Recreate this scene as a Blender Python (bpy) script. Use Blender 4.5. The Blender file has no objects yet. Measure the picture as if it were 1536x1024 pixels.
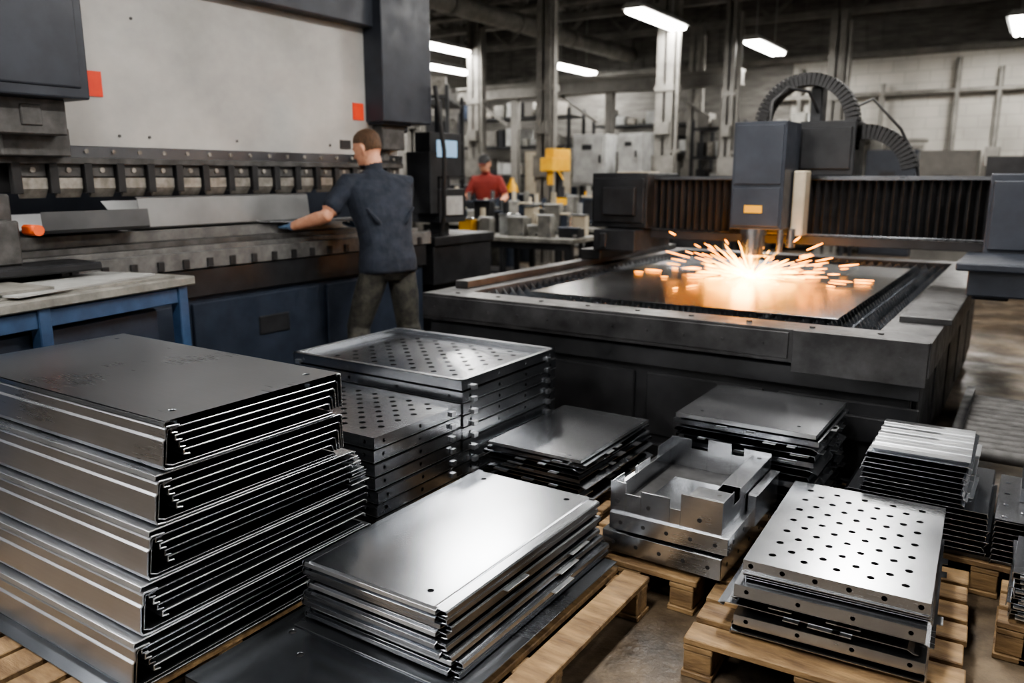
import bpy, bmesh, math, random
from mathutils import Vector, Matrix
random.seed(11)
SC = bpy.context.scene
R = random.uniform
try:
    SC.view_settings.look = 'AgX - Medium High Contrast'
except Exception:
    pass

# ------------------------------------------------------------------ materials
def nt(name):
    m = bpy.data.materials.new(name); m.use_nodes = True
    t = m.node_tree; b = t.nodes['Principled BSDF']
    return m, t, b

def noisy(name, c1, c2, r1, r2, metal=0.0, scale=(3, 3, 3), nscale=2.0, detail=6, bump=0.0, bscale=40, lo=.35, hi=.65, rscale=2.3):
    m, t, b = nt(name)
    tc = t.nodes.new('ShaderNodeTexCoord'); mp = t.nodes.new('ShaderNodeMapping')
    mp.inputs['Scale'].default_value = scale
    t.links.new(tc.outputs['Object'], mp.inputs['Vector'])
    n = t.nodes.new('ShaderNodeTexNoise'); n.inputs['Scale'].default_value = nscale; n.inputs['Detail'].default_value = detail
    n.inputs['Roughness'].default_value = .6
    t.links.new(mp.outputs[0], n.inputs['Vector'])
    cr = t.nodes.new('ShaderNodeValToRGB')
    cr.color_ramp.elements[0].position = lo; cr.color_ramp.elements[1].position = hi
    cr.color_ramp.elements[0].color = (*c1, 1); cr.color_ramp.elements[1].color = (*c2, 1)
    t.links.new(n.outputs['Fac'], cr.inputs[0]); t.links.new(cr.outputs[0], b.inputs['Base Color'])
    n2 = t.nodes.new('ShaderNodeTexNoise'); n2.inputs['Scale'].default_value = nscale * rscale; n2.inputs['Detail'].default_value = detail
    t.links.new(mp.outputs[0], n2.inputs['Vector'])
    mr = t.nodes.new('ShaderNodeMapRange'); mr.inputs[1].default_value = .3; mr.inputs[2].default_value = .7
    mr.inputs[3].default_value = r1; mr.inputs[4].default_value = r2
    t.links.new(n2.outputs['Fac'], mr.inputs[0]); t.links.new(mr.outputs[0], b.inputs['Roughness'])
    b.inputs['Metallic'].default_value = metal
    if bump:
        n3 = t.nodes.new('ShaderNodeTexNoise'); n3.inputs['Scale'].default_value = bscale; n3.inputs['Detail'].default_value = 4
        t.links.new(mp.outputs[0], n3.inputs['Vector'])
        bp = t.nodes.new('ShaderNodeBump'); bp.inputs['Strength'].default_value = bump; bp.inputs['Distance'].default_value = .01
        t.links.new(n3.outputs['Fac'], bp.inputs['Height']); t.links.new(bp.outputs[0], b.inputs['Normal'])
    return m

def metal(name, c1, c2, r1, r2, brush=(1, 20, 20), bs=9.0, bf=.22):
    m, t, b = nt(name); tc = t.nodes.new('ShaderNodeTexCoord')
    n = t.nodes.new('ShaderNodeTexNoise'); n.inputs['Scale'].default_value = 2.0; n.inputs['Detail'].default_value = 3
    t.links.new(tc.outputs['Object'], n.inputs['Vector'])
    mp = t.nodes.new('ShaderNodeMapping'); mp.inputs['Scale'].default_value = brush; t.links.new(tc.outputs['Object'], mp.inputs['Vector'])
    n2 = t.nodes.new('ShaderNodeTexNoise'); n2.inputs['Scale'].default_value = bs; n2.inputs['Detail'].default_value = 3
    t.links.new(mp.outputs[0], n2.inputs['Vector'])
    ad = t.nodes.new('ShaderNodeMath'); ad.operation = 'MULTIPLY_ADD'; ad.inputs[1].default_value = bf
    t.links.new(n2.outputs['Fac'], ad.inputs[0])
    ml = t.nodes.new('ShaderNodeMath'); ml.operation = 'MULTIPLY'; ml.inputs[1].default_value = 1 - bf
    t.links.new(n.outputs['Fac'], ml.inputs[0]); t.links.new(ml.outputs[0], ad.inputs[2])
    cr = t.nodes.new('ShaderNodeValToRGB'); cr.color_ramp.elements[0].position = .33; cr.color_ramp.elements[1].position = .67
    cr.color_ramp.elements[0].color = (*c1, 1); cr.color_ramp.elements[1].color = (*c2, 1)
    t.links.new(ad.outputs[0], cr.inputs[0]); t.links.new(cr.outputs[0], b.inputs['Base Color'])
    mr = t.nodes.new('ShaderNodeMapRange'); mr.inputs[1].default_value = .33; mr.inputs[2].default_value = .67
    mr.inputs[3].default_value = r1; mr.inputs[4].default_value = r2
    t.links.new(ad.outputs[0], mr.inputs[0]); t.links.new(mr.outputs[0], b.inputs['Roughness'])
    b.inputs['Metallic'].default_value = 1.0
    return m

def emis(name, col, s, sample=True):
    m, t, b = nt(name)
    b.inputs['Base Color'].default_value = (*col, 1)
    b.inputs['Emission Color'].default_value = (*col, 1); b.inputs['Emission Strength'].default_value = s
    if not sample:
        try: m.cycles.emission_sampling = 'NONE'
        except Exception: pass
    return m

STEEL = metal('brushed_steel', (.33, .35, .385), (.44, .46, .495), .19, .26)
STEELX = metal('brushed_steel_long', (.40, .42, .46), (.52, .54, .585), .27, .33)
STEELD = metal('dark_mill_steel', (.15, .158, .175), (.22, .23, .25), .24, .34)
STEELB = metal('bright_steel', (.42, .437, .468), (.53, .548, .58), .20, .28)
EDGE = metal('cut_steel_edge', (.52, .54, .57), (.68, .70, .73), .26, .36)
DARK = noisy('machine_dark_paint', (.012, .013, .015), (.028, .029, .033), .35, .55, 0.2, (2, 2, 2), 2.5, 8, .03, 30)
DARKB = noisy('machine_blue_black_paint', (.022, .026, .036), (.036, .042, .056), .35, .5, 0.1, (2, 2, 2), 2, 8, .02, 30)
BLUE = noisy('machine_navy_paint', (.014, .021, .036), (.028, .038, .060), .4, .6, 0.1, (2, 2, 2), 3, 9, .03, 30)
BLUEL = noisy('blue_leg_paint', (.02, .045, .10), (.035, .075, .155), .4, .6, 0, (3, 3, 3), 3)
RAM = noisy('ram_light_grey_paint', (.27, .27, .262), (.46, .455, .44), .4, .55, 0.15, (.8, .8, 1.0), 1.7, 12, .02, 20, .3, .7)
GREASY = noisy('greasy_cast_iron', (.032, .031, .031), (.085, .083, .082), .5, .65, .0, (3, 3, 3), 4, 9, .06, 40)
DIE = noisy('die_block_grey', (.07, .07, .07), (.15, .148, .145), .5, .65, .0, (3, 3, 3), 4, 8)
RIM = noisy('worn_steel_rim', (.026, .026, .028), (.068, .068, .071), .30, .46, .4, (2, 2, 2), 3, 10, .05, 40)
TOOL = noisy('tool_steel', (.18, .168, .15), (.36, .34, .31), .35, .5, .3, (4, 4, 4), 4)
BLACK = noisy('black_rubber', (.008, .008, .009), (.016, .016, .018), .5, .7, 0)
VOIDM = noisy('painted_hole_shade', (.004, .004, .005), (.008, .008, .009), .7, .9, 0)  # near-black sheet added under perforated tops, paints the shade inside the holes
CREAM = noisy('cream_paint', (.34, .30, .23), (.43, .38, .30), .5, .7, 0)
GREYB = noisy('grey_cabinet_paint', (.24, .245, .24), (.36, .365, .36), .5, .7, 0)
RED = noisy('red_label', (.70, .05, .025), (.80, .08, .03), .5, .6, 0)
ORANGE = noisy('orange_plastic', (.7, .11, .03), (.8, .15, .04), .4, .6, 0)
YELLOW = noisy('yellow_paint', (.65, .33, .02), (.75, .42, .03), .4, .6, 0)
WOOD = noisy('pallet_wood', (.085, .050, .025), (.30, .195, .095), .6, .85, 0, (2, 9, 8), 2.6, 10, .3, 14, .32, .7)
BOARD = noisy('worn_board', (.11, .108, .10), (.23, .225, .205), .45, .7, 0, (3, 3, 3), 3, 8, .1, 20)
SHIRT = noisy('navy_cotton', (.010, .014, .024), (.022, .028, .044), .8, .95, 0, (3, 3, 3), 4, 6, .6, 4)
PANTS = noisy('charcoal_work_trousers', (.020, .020, .019), (.065, .062, .052), .8, .95, 0, (3, 3, 3), 5, 6, .7, 6)
SKIN = noisy('skin', (.52, .25, .16), (.62, .33, .22), .45, .6, 0, (3, 3, 3), 8)
HAIR = noisy('brown_hair', (.045, .022, .010), (.12, .062, .030), .5, .8, 0, (8, 8, 2), 14, 6, .6, 60)
GLOVE = noisy('blue_glove', (.06, .12, .22), (.14, .22, .34), .6, .8, 0, (3, 3, 3), 9)
BOOT = noisy('boot_leather', (.02, .014, .01), (.05, .035, .025), .4, .6, 0)
WHITE = noisy('eye_white', (.7, .7, .68), (.8, .8, .78), .3, .4, 0)
REDC = noisy('red_cotton', (.16, .018, .014), (.22, .03, .022), .8, .9, 0)
SCREEN = emis('monitor_glow', (.25, .42, .62), .35)
LAMP = emis('fluorescent_lamp', (1.0, .975, .92), 26, False)
SPARK = emis('hot_spark', (1.0, .32, .02), 14, False)
SPARKY = emis('yellow_spark', (1.0, .46, .05), 16, False)
SPARKW = emis('white_hot_spark', (1.0, .60, .14), 22, False)

def floor_mat():
    m, t, b = nt('stained_concrete')
    tc = t.nodes.new('ShaderNodeTexCoord')
    n = t.nodes.new('ShaderNodeTexNoise'); n.inputs['Scale'].default_value = 2.8; n.inputs['Detail'].default_value = 12; n.inputs['Roughness'].default_value = .7
    t.links.new(tc.outputs['Object'], n.inputs['Vector'])
    cr = t.nodes.new('ShaderNodeValToRGB'); e = cr.color_ramp.elements
    e[0].position = .36; e[0].color = (.018, .013, .009, 1); e[1].position = .68; e[1].color = (.16, .12, .078, 1)
    k = e.new(.5); k.color = (.068, .050, .033, 1)
    t.links.new(n.outputs['Fac'], cr.inputs[0]); t.links.new(cr.outputs[0], b.inputs['Base Color'])
    n2 = t.nodes.new('ShaderNodeTexNoise'); n2.inputs['Scale'].default_value = 3; n2.inputs['Detail'].default_value = 6
    t.links.new(tc.outputs['Object'], n2.inputs['Vector'])
    mr = t.nodes.new('ShaderNodeMapRange'); mr.inputs[1].default_value = .35; mr.inputs[2].default_value = .65
    mr.inputs[3].default_value = .32; mr.inputs[4].default_value = .75
    t.links.new(n2.outputs['Fac'], mr.inputs[0]); t.links.new(mr.outputs[0], b.inputs['Roughness'])
    n3 = t.nodes.new('ShaderNodeTexNoise'); n3.inputs['Scale'].default_value = 45; n3.inputs['Detail'].default_value = 8
    t.links.new(tc.outputs['Object'], n3.inputs['Vector'])
    bp = t.nodes.new('ShaderNodeBump'); bp.inputs['Strength'].default_value = .35; bp.inputs['Distance'].default_value = .01
    t.links.new(n3.outputs['Fac'], bp.inputs['Height']); t.links.new(bp.outputs[0], b.inputs['Normal'])
    return m
FLOOR = floor_mat()

def brick_mat(name, c1, c2, mortar, axis):
    m, t, b = nt(name)
    tc = t.nodes.new('ShaderNodeTexCoord'); sp = t.nodes.new('ShaderNodeSeparateXYZ'); cb = t.nodes.new('ShaderNodeCombineXYZ')
    t.links.new(tc.outputs['Object'], sp.inputs[0])
    t.links.new(sp.outputs[axis], cb.inputs[0]); t.links.new(sp.outputs[2], cb.inputs[1])
    br = t.nodes.new('ShaderNodeTexBrick'); br.inputs['Scale'].default_value = 1.0
    br.inputs['Brick Width'].default_value = .45; br.inputs['Row Height'].default_value = .22; br.inputs['Mortar Size'].default_value = .010
    br.inputs['Color1'].default_value = (*c1, 1); br.inputs['Color2'].default_value = (*c2, 1); br.inputs['Mortar'].default_value = (*mortar, 1)
    t.links.new(cb.outputs[0], br.inputs['Vector'])
    n = t.nodes.new('ShaderNodeTexNoise'); n.inputs['Scale'].default_value = .7; n.inputs['Detail'].default_value = 8
    t.links.new(tc.outputs['Object'], n.inputs['Vector'])
    mr = t.nodes.new('ShaderNodeMapRange'); mr.inputs[1].default_value = .3; mr.inputs[2].default_value = .7; mr.inputs[3].default_value = .55; mr.inputs[4].default_value = 1.05
    t.links.new(n.outputs['Fac'], mr.inputs[0])
    mx = t.nodes.new('ShaderNodeVectorMath'); mx.operation = 'SCALE'
    t.links.new(br.outputs['Color'], mx.inputs[0]); t.links.new(mr.outputs[0], mx.inputs['Scale'])
    t.links.new(mx.outputs[0], b.inputs['Base Color']); b.inputs['Roughness'].default_value = .8
    return m
WALLX = brick_mat('painted_block_wall', (.56, .54, .49), (.50, .485, .445), (.42, .405, .37), 0)
WALLF = brick_mat('painted_block_wall_front', (.62, .62, .61), (.56, .56, .55), (.40, .40, .39), 0)
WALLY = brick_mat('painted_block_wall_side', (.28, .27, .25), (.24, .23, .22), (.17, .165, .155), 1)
WALLR = brick_mat('painted_block_wall_right', (.60, .59, .57), (.54, .53, .51), (.38, .37, .36), 1)
SIDING = noisy('dark_steel_siding', (.08, .077, .071), (.16, .154, .143), .6, .8, .1, (1, 1, 6), 2)
CEIL = noisy('dark_ceiling_deck', (.06, .058, .054), (.12, .116, .107), .7, .9, 0, (1, 6, 1), 2)
BEAM = noisy('truss_steel', (.12, .115, .105), (.22, .213, .198), .5, .7, .2, (1, 1, 1), 2)
PIPE = noisy('pipe_grey_paint', (.14, .135, .124), (.24, .231, .212), .5, .7, .2, (2, 2, 2), 2)

# ------------------------------------------------------------------ mesh builder
class MB:
    def __init__(s):
        s.v = []; s.f = []; s.m = []; s.sm = []; s.M = Matrix.Identity(4)
    def add(s, vs, fs, mi=0, smooth=False):
        o = len(s.v)
        s.v += [tuple(s.M @ Vector(p)) for p in vs]
        s.f += [tuple(i + o for i in f) for f in fs]
        s.m += [mi] * len(fs); s.sm += [smooth] * len(fs)
    def box(s, x0, x1, y0, y1, z0, z1, mi=0):
        vs = [(x0, y0, z0), (x1, y0, z0), (x1, y1, z0), (x0, y1, z0), (x0, y0, z1), (x1, y0, z1), (x1, y1, z1), (x0, y1, z1)]
        s.add(vs, [(0, 3, 2, 1), (4, 5, 6, 7), (0, 1, 5, 4), (1, 2, 6, 5), (2, 3, 7, 6), (3, 0, 4, 7)], mi)
    def obox(s, c, A, B, C, mi=0):
        c = Vector(c); A = Vector(A); B = Vector(B); C = Vector(C); vs = []
        for k in (-1, 1):
            for a, b in ((-1, -1), (1, -1), (1, 1), (-1, 1)):
                vs.append(c + A * a + B * b + C * k)
        s.add(vs, [(0, 3, 2, 1), (4, 5, 6, 7), (0, 1, 5, 4), (1, 2, 6, 5), (2, 3, 7, 6), (3, 0, 4, 7)], mi)
    def bar(s, p0, p1, w, h, mi=0):
        p0 = Vector(p0); p1 = Vector(p1); d = (p1 - p0); L = d.length; d.normalize()
        up = Vector((0, 0, 1)) if abs(d.z) < .95 else Vector((1, 0, 0))
        a = d.cross(up).normalized(); b = a.cross(d)
        s.obox((p0 + p1) / 2, d * L / 2, a * w / 2, b * h / 2, mi)
    def sheet(s, prof, t, a0, a1, axis='x', mi=0, closed=False):
        P = [Vector(p) for p in prof]; n = len(P); A = []; B = []
        for i in range(n):
            d0 = (P[i] - P[i - 1]).normalized() if i > 0 else None
            d1 = (P[i + 1] - P[i]).normalized() if i < n - 1 else None
            if d0 is None: d0 = d1
            if d1 is None: d1 = d0
            n0 = Vector((-d0.y, d0.x)); n1 = Vector((-d1.y, d1.x)); m = (n0 + n1)
            if m.length < 1e-4: m = n0
            m.normalize(); k = (t / 2) / max(.35, m.dot(n0))
            A.append(P[i] + m * k); B.append(P[i] - m * k)
        loop = A + B[::-1]; N = len(loop)
        def w(a, p):
            return (a, p.x, p.y) if axis == 'x' else ((p.x, a, p.y) if axis == 'y' else (p.x, p.y, a))
        vs = [w(a0, p) for p in loop] + [w(a1, p) for p in loop]
        fs = [(i, (i + 1) % N, (i + 1) % N + N, i + N) for i in range(N)]
        for i in range(n - 1):
            fs.append((i, i + 1, N - 2 - i, N - 1 - i)); fs.append((i + N, i + 1 + N, 2 * N - 2 - i, 2 * N - 1 - i))
        s.add(vs, fs, mi)
    def prism(s, poly, a0, a1, axis='x', mi=0):
        n = len(poly)
        def w(a, p):
            return (a, p[0], p[1]) if axis == 'x' else ((p[0], a, p[1]) if axis == 'y' else (p[0], p[1], a))
        vs = [w(a0, p) for p in poly] + [w(a1, p) for p in poly]
        fs = [(i, (i + 1) % n, (i + 1) % n + n, i + n) for i in range(n)] + [tuple(range(n)), tuple(range(n, 2 * n))]
        s.add(vs, fs, mi)
    def _tube(s, P, r, n):
        d = (P[1] - P[0]).normalized(); up = Vector((0, 0, 1)) if abs(d.z) < .9 else Vector((1, 0, 0))
        a = d.cross(up).normalized(); vs = []
        for i in range(len(P)):
            if i == 0: t = P[1] - P[0]
            elif i == len(P) - 1: t = P[-1] - P[-2]
            else: t = (P[i + 1] - P[i]).normalized() + (P[i] - P[i - 1]).normalized()
            t.normalize(); a = (a - t * a.dot(t)).normalized(); b = t.cross(a)
            for k in range(n):
                an = 2 * math.pi * k / n
                vs.append(P[i] + a * math.cos(an) * r[i] + b * math.sin(an) * r[i])
        m = len(P)
        fs = [(i * n + k, i * n + (k + 1) % n, (i + 1) * n + (k + 1) % n, (i + 1) * n + k) for i in range(m - 1) for k in range(n)]
        return vs, fs
    def tube(s, pts, rad, n=14, mi=0, smooth=True):
        P = [Vector(p) for p in pts]
        if not hasattr(rad, '__len__'): rad = [rad] * len(P)
        vs, fs = s._tube(P, rad, n)
        s.add(vs, fs, mi, smooth)
        s.add(vs[:n], [tuple(range(n))], mi); s.add(vs[-n:], [tuple(range(n))], mi)
    def tubec(s, pts, rad, n=14, mi=0):
        P = [Vector(p) for p in pts]; r = list(rad)
        d0 = (P[0] - P[1]).normalized(); d1 = (P[-1] - P[-2]).normalized()
        P = [P[0] + d0 * r[0] * .75, P[0] + d0 * r[0] * .45] + P + [P[-1] + d1 * r[-1] * .45, P[-1] + d1 * r[-1] * .75]
        r = [r[0] * .4, r[0] * .8] + r + [r[-1] * .8, r[-1] * .4]
        vs, fs = s._tube(P, r, n); m = len(P)
        fs += [tuple(range(n)), tuple(range((m - 1) * n, m * n))]
        s.add(vs, fs, mi, True)
    def rings(s, rg, n=24, mi=0):
        vs = []
        for (cx, cy, z, a, b) in rg:
            for k in range(n):
                an = 2 * math.pi * k / n; c = math.cos(an); q = math.sin(an)
                c = math.copysign(abs(c) ** .85, c); q = math.copysign(abs(q) ** .85, q)
                vs.append((cx + a * c, cy + b * q, z))
        m = len(rg)
        fs = [(i * n + k, i * n + (k + 1) % n, (i + 1) * n + (k + 1) % n, (i + 1) * n + k) for i in range(m - 1) for k in range(n)]
        fs += [tuple(range(n)), tuple(range((m - 1) * n, m * n))]
        s.add(vs, fs, mi, True)
    def cyl(s, p0, p1, r0, r1=None, n=16, mi=0):
        s.tube([p0, p1], [r0, r1 if r1 is not None else r0], n, mi)
    def perf(s, o, U, V, Lu, Lv, nu, nv, r, t, mask=None, mi=0, n=16):
        o = Vector(o); U = Vector(U).normalized(); V = Vector(V).normalized(); W = U.cross(V)
        cu = Lu / nu; cv = Lv / nv
        for i in range(nu):
            for j in range(nv):
                c = o + U * (i + .5) * cu + V * (j + .5) * cv
                h = mask(i, j) if mask else True
                cs = [(-.5, -.5), (.5, -.5), (.5, .5), (-.5, .5)]
                if not h:
                    s.add([c + U * a * cu + V * b * cv for a, b in cs], [(0, 1, 2, 3)], mi); continue
                bd = []; q = n // 4
                for e in range(4):
                    a, b = cs[e], cs[(e + 1) % 4]
                    for k in range(q):
                        f = k / q
                        bd.append(c + U * (a[0] + (b[0] - a[0]) * f) * cu + V * (a[1] + (b[1] - a[1]) * f) * cv)
                ci = []
                for k in range(n):
                    an = math.radians(225) + 2 * math.pi * k / n
                    ci.append(c + U * r * math.cos(an) + V * r * math.sin(an))
                cl = [p - W * t for p in ci]
                vs = bd + ci + cl
                fs = [(k, (k + 1) % n, n + (k + 1) % n, n + k) for k in range(n)]
                fs += [(n + k, n + (k + 1) % n, 2 * n + (k + 1) % n, 2 * n + k) for k in range(n)]
                s.add(vs, fs, mi)

def make(name, mb, mats, parent=None, bevel=0.0, seg=1, recalc=True):
    xs = [p[0] for p in mb.v]; ys = [p[1] for p in mb.v]; zs = [p[2] for p in mb.v]
    c = Vector(((min(xs) + max(xs)) / 2, (min(ys) + max(ys)) / 2, min(zs)))
    me = bpy.data.meshes.new(name)
    me.from_pydata([tuple(Vector(p) - c) for p in mb.v], [], mb.f)
    for m in mats: me.materials.append(m)
    me.polygons.foreach_set('material_index', mb.m)
    me.polygons.foreach_set('use_smooth', mb.sm)
    me.update()
    if recalc:
        bm = bmesh.new(); bm.from_mesh(me); bmesh.ops.recalc_face_normals(bm, faces=bm.faces); bm.to_mesh(me); bm.free()
    ob = bpy.data.objects.new(name, me); SC.collection.objects.link(ob)
    ob.location = c
    if parent:
        ob.parent = parent; ob.location = c - parent.location
    if bevel:
        bv = ob.modifiers.new('bevel', 'BEVEL'); bv.width = bevel; bv.segments = seg; bv.limit_method = 'ANGLE'; bv.angle_limit = math.radians(40)
    return ob

def empty(name, loc):
    e = bpy.data.objects.new(name, None); SC.collection.objects.link(e); e.location = loc; e.empty_display_size = .2
    return e

def place(cx, cy, rot=0, z=0):
    return Matrix.Translation((cx, cy, z)) @ Matrix.Rotation(math.radians(rot), 4, 'Z')

# ------------------------------------------------------------------ room
RX0, RX1, RY0, RY1, RZ = -13.0, 7.0, -4.0, 18.0, 5.6
m = MB(); m.box(RX0 - .2, RX1 + .2, RY0 - .2, RY1 + .2, -.1, 0); make('floor', m, [FLOOR])
m = MB(); m.box(RX0 - .2, RX1 + .2, RY0 - .2, RY1 + .2, RZ, RZ + .1); make('ceiling', m, [CEIL])
m = MB(); m.box(RX0, RX1, RY1, RY1 + .15, 0, 3.9); m.box(RX0, RX1, RY1, RY1 + .15, 3.9, RZ, 1)
for i in range(66): m.box(RX0 + .3 * i, RX0 + .3 * i + .08, RY1 - .03, RY1, 3.95, RZ, 1)
m.box(-13, -4.7, RY1 - .03, RY1, 0, 3.82, 1)
make('wall_back', m, [WALLX, SIDING])
m = MB(); m.box(RX0 - .15, RX0, RY0, RY1, 0, RZ); make('wall_left', m, [WALLY])
m = MB(); m.box(RX1, RX1 + .15, RY0, RY1, 0, RZ); make('wall_right', m, [WALLR])
m = MB(); m.box(RX0, RX1, RY0 - .15, RY0, 0, RZ); make('wall_front', m, [WALLF])
m = MB(); m.box(RX0, RX1, RY1 - .12, RY1 - .03, 3.82, 3.95); make('trim_1', m, [BEAM], bevel=.01)

for y in (5.2, 8.4, 11.6, 14.8, 17.2):
    m = MB(); m.box(RX0, RX1, y - .09, y + .09, 5.3, 5.45); m.box(RX0, RX1, y - .07, y + .07, 4.55, 4.67)
    k = 0; x = RX0
    while x < RX1 - .1:
        za, zb = (4.62, 5.35) if k % 2 == 0 else (5.35, 4.62)
        m.bar((x, y, za), (x + .8, y, zb), .06, .06); x += .8; k += 1
    make('roof_truss', m, [BEAM])
for x in (-11, -8, -6.6, -3.2, -.4, 2.6):
    m = MB(); m.box(x - .06, x + .06, RY0, RY1, 5.46, 5.58); make('roof_purlin', m, [BEAM])
m = MB(); m.cyl((-8.4, 4, 4.25), (-8.4, 17.9, 4.25), .16, n=18)
for y in range(5, 18, 2): m.cyl((-8.4, y - .03, 4.25), (-8.4, y + .03, 4.25), .185, n=18); m.bar((-8.4, y, 4.4), (-8.4, y, 4.56), .02, .02)
make('ventilation_duct', m, [PIPE])
m = MB(); m.cyl((-12.9, 14.2, 4.75), (6.9, 14.2, 4.75), .06); m.cyl((-12.9, 14.05, 4.9), (6.9, 14.05, 4.9), .035)
for x in range(-12, 7, 3): m.bar((x, 14.2, 4.8), (x, 14.2, 5.58), .02, .02)
make('overhead_pipe', m, [PIPE])

def column(x, y, w, mat=PIPE, top=4.5, n='steel_column'):
    m = MB(); h = w / 2
    m.box(x - h, x + h, y - h, y - h + .03, 0, top); m.box(x - h, x + h, y + h - .03, y + h, 0, top); m.box(x - .02, x + .02, y - h, y + h, 0, top)
    m.box(x - h - .06, x + h + .06, y - h - .06, y + h + .06, 0, .04)
    m.cyl((x + h + .08, y - h, 0), (x + h + .08, y - h, top - .2), .035)
    m.box(x + h, x + h + .16, y - h - .02, y - h + .05, 1.9, 1.95); m.box(x - h - .02, x + h + .02, y - h - .02, y + h + .02, 2.9, 3.0)
    m.box(x - h - .01, x + h + .1, y - h - .09, y - h - .002, 1.5, 1.85); m.box(x - h + .02, x + h - .02, y - h - .07, y - h - .002, 2.2, 2.4)
    make(n, m, [mat])
column(-7.15, 12, .26); column(-5.5, 13.2, .30); column(-4.9, 14.6, .2, BEAM); column(-3.5, 16.5, .3, BEAM); column(-9.6, 13.4, .26); column(-.25, 17, .26); column(-6.3, 16.6, .24); column(-8.0, 9.6, .2, BEAM)
m = MB()
for i, x in enumerate((-4.5, -4.25, -2.9, -1.6, -.9, .6, 1.3)):
    m.cyl((x, 17.85, 0.4), (x, 17.85, 3.7 - .2 * (i % 3)), .05)
    m.box(x - .12, x + .12, 17.7, 17.95, 1.4 + .3 * (i % 3), 1.75 + .3 * (i % 3))
m.cyl((-5, 17.85, 3.1), (1.5, 17.85, 3.1), .05); m.cyl((-5, 17.85, 2.2), (-2, 17.85, 2.2), .04)
make('wall_conduit', m, [PIPE])
m = MB(); m.box(-12.9, -4.9, 15.2, 15.35, 3.2, 3.42)
m.box(-12.9, -4.9, 15.12, 15.43, 3.42, 3.45); m.box(-12.9, -4.9, 15.12, 15.43, 3.17, 3.2)
for x in (-12, -9.9, -7.6, -5.2): m.box(x - .08, x + .08, 15.2, 15.35, 0, 3.17)
for x in (-11, -8.8, -6.4): m.bar((x, 15.27, 3.2), (x + .9, 15.27, 2.6), .05, .05)
make('crane_runway', m, [BEAM])

def lamp(x, y, z=3.9, L=1.8, W=.34, power=90, vis=True):
    e = empty('ceiling_light', (x, y, z))
    m = MB(); m.prism([(x - W / 2 - .02, z), (x + W / 2 + .02, z), (x + W / 2 - .06, z + .09), (x - W / 2 + .06, z + .09)], y - L / 2, y + L / 2, 'y')
    for s in (-.6, .6): m.bar((x, y + s, z + .09), (x, y + s, RZ), .015, .015)
    make('housing', m, [GREYB], e)
    m = MB()
    for q in (-.28, 0, .28):
        m.cyl((x + q * W, y - L / 2 + .04, z - .02), (x + q * W, y + L / 2 - .04, z - .02), .045, n=10)
    make('tubes', m, [LAMP], e)
    l = bpy.data.lights.new('lamp', 'AREA'); l.shape = 'RECTANGLE'; l.size = W; l.size_y = L; l.energy = power; l.color = (1, .965, .91)
    o = bpy.data.objects.new('lamp', l); SC.collection.objects.link(o); o.parent = e; o.location = (0, 0, -.08)
for x, y in ((-5.3, 12.2), (-9.8, 12.8), (-9.2, 16.6), (-4.7, 15.9), (-.6, 15.9), (-11.6, 15)):
    lamp(x, y, power=135)
for x, y in ((-5.3, 7.4), (-5.4, 2.8), (-1.3, 8.6), (-1.1, 4.4), (-1.1, .3), (-5.4, -1.2), (-9.6, 7.5), (2.8, 3.0), (2.8, 9.0), (-2.6, -2.4)):  # out-of-view fixtures; the last, behind the camera, is added to brighten steel reflections
    lamp(x, y, power=125)

# ------------------------------------------------------------------ pallets
def pallet(x0, x1, y0, y1, h=.13, rot=0, dirx=True):
    m = MB(); cx, cy = (x0 + x1) / 2, (y0 + y1) / 2; m.M = place(cx, cy, rot)
    a, b = (x1 - x0) / 2, (y1 - y0) / 2
    if not dirx: m.M = m.M @ Matrix.Rotation(math.pi / 2, 4, 'Z'); a, b = b, a
    n = max(3, int(round(2 * b / .13))); w = 2 * b / n
    for i in range(n):
        y = -b + i * w; j = R(-.006, .006)
        m.box(-a + j, a + j, y + .008, y + w - .016 * R(.7, 1.4), h - .022, h - R(0, .002))
    for x in (-a + .005, -.045, a - .095):
        m.box(x, x + .09, -b + .01, b - .01, h - .044, h - .0245)
        for y in (-b + .012, -.06, b - .132): m.box(x + .002, x + .088, y, y + .12, .02, h - .0445)
        m.box(x - .003, x + .093, -b + .005, b - .005, 0, .0195)
    make('wooden_pallet', m, [WOOD], bevel=.003)
pallet(-3.28, -1.9, .70, 2.03, dirx=False)
pallet(-1.86, -1.0, 1.12, 2.42, dirx=False)
pallet(-3.1, -1.95, 2.07, 3.5)
pallet(-1.92, -1.4, 2.70, 3.5)
pallet(-1.36, -.86, 2.46, 3.10)
pallet(-1.28, -.6, 3.14, 3.74)
pallet(-.56, .5, 3.17, 3.74)
pallet(-.80, -.05, 2.14, 3.08, rot=3)
pallet(.02, .26, 2.75, 3.1)

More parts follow.
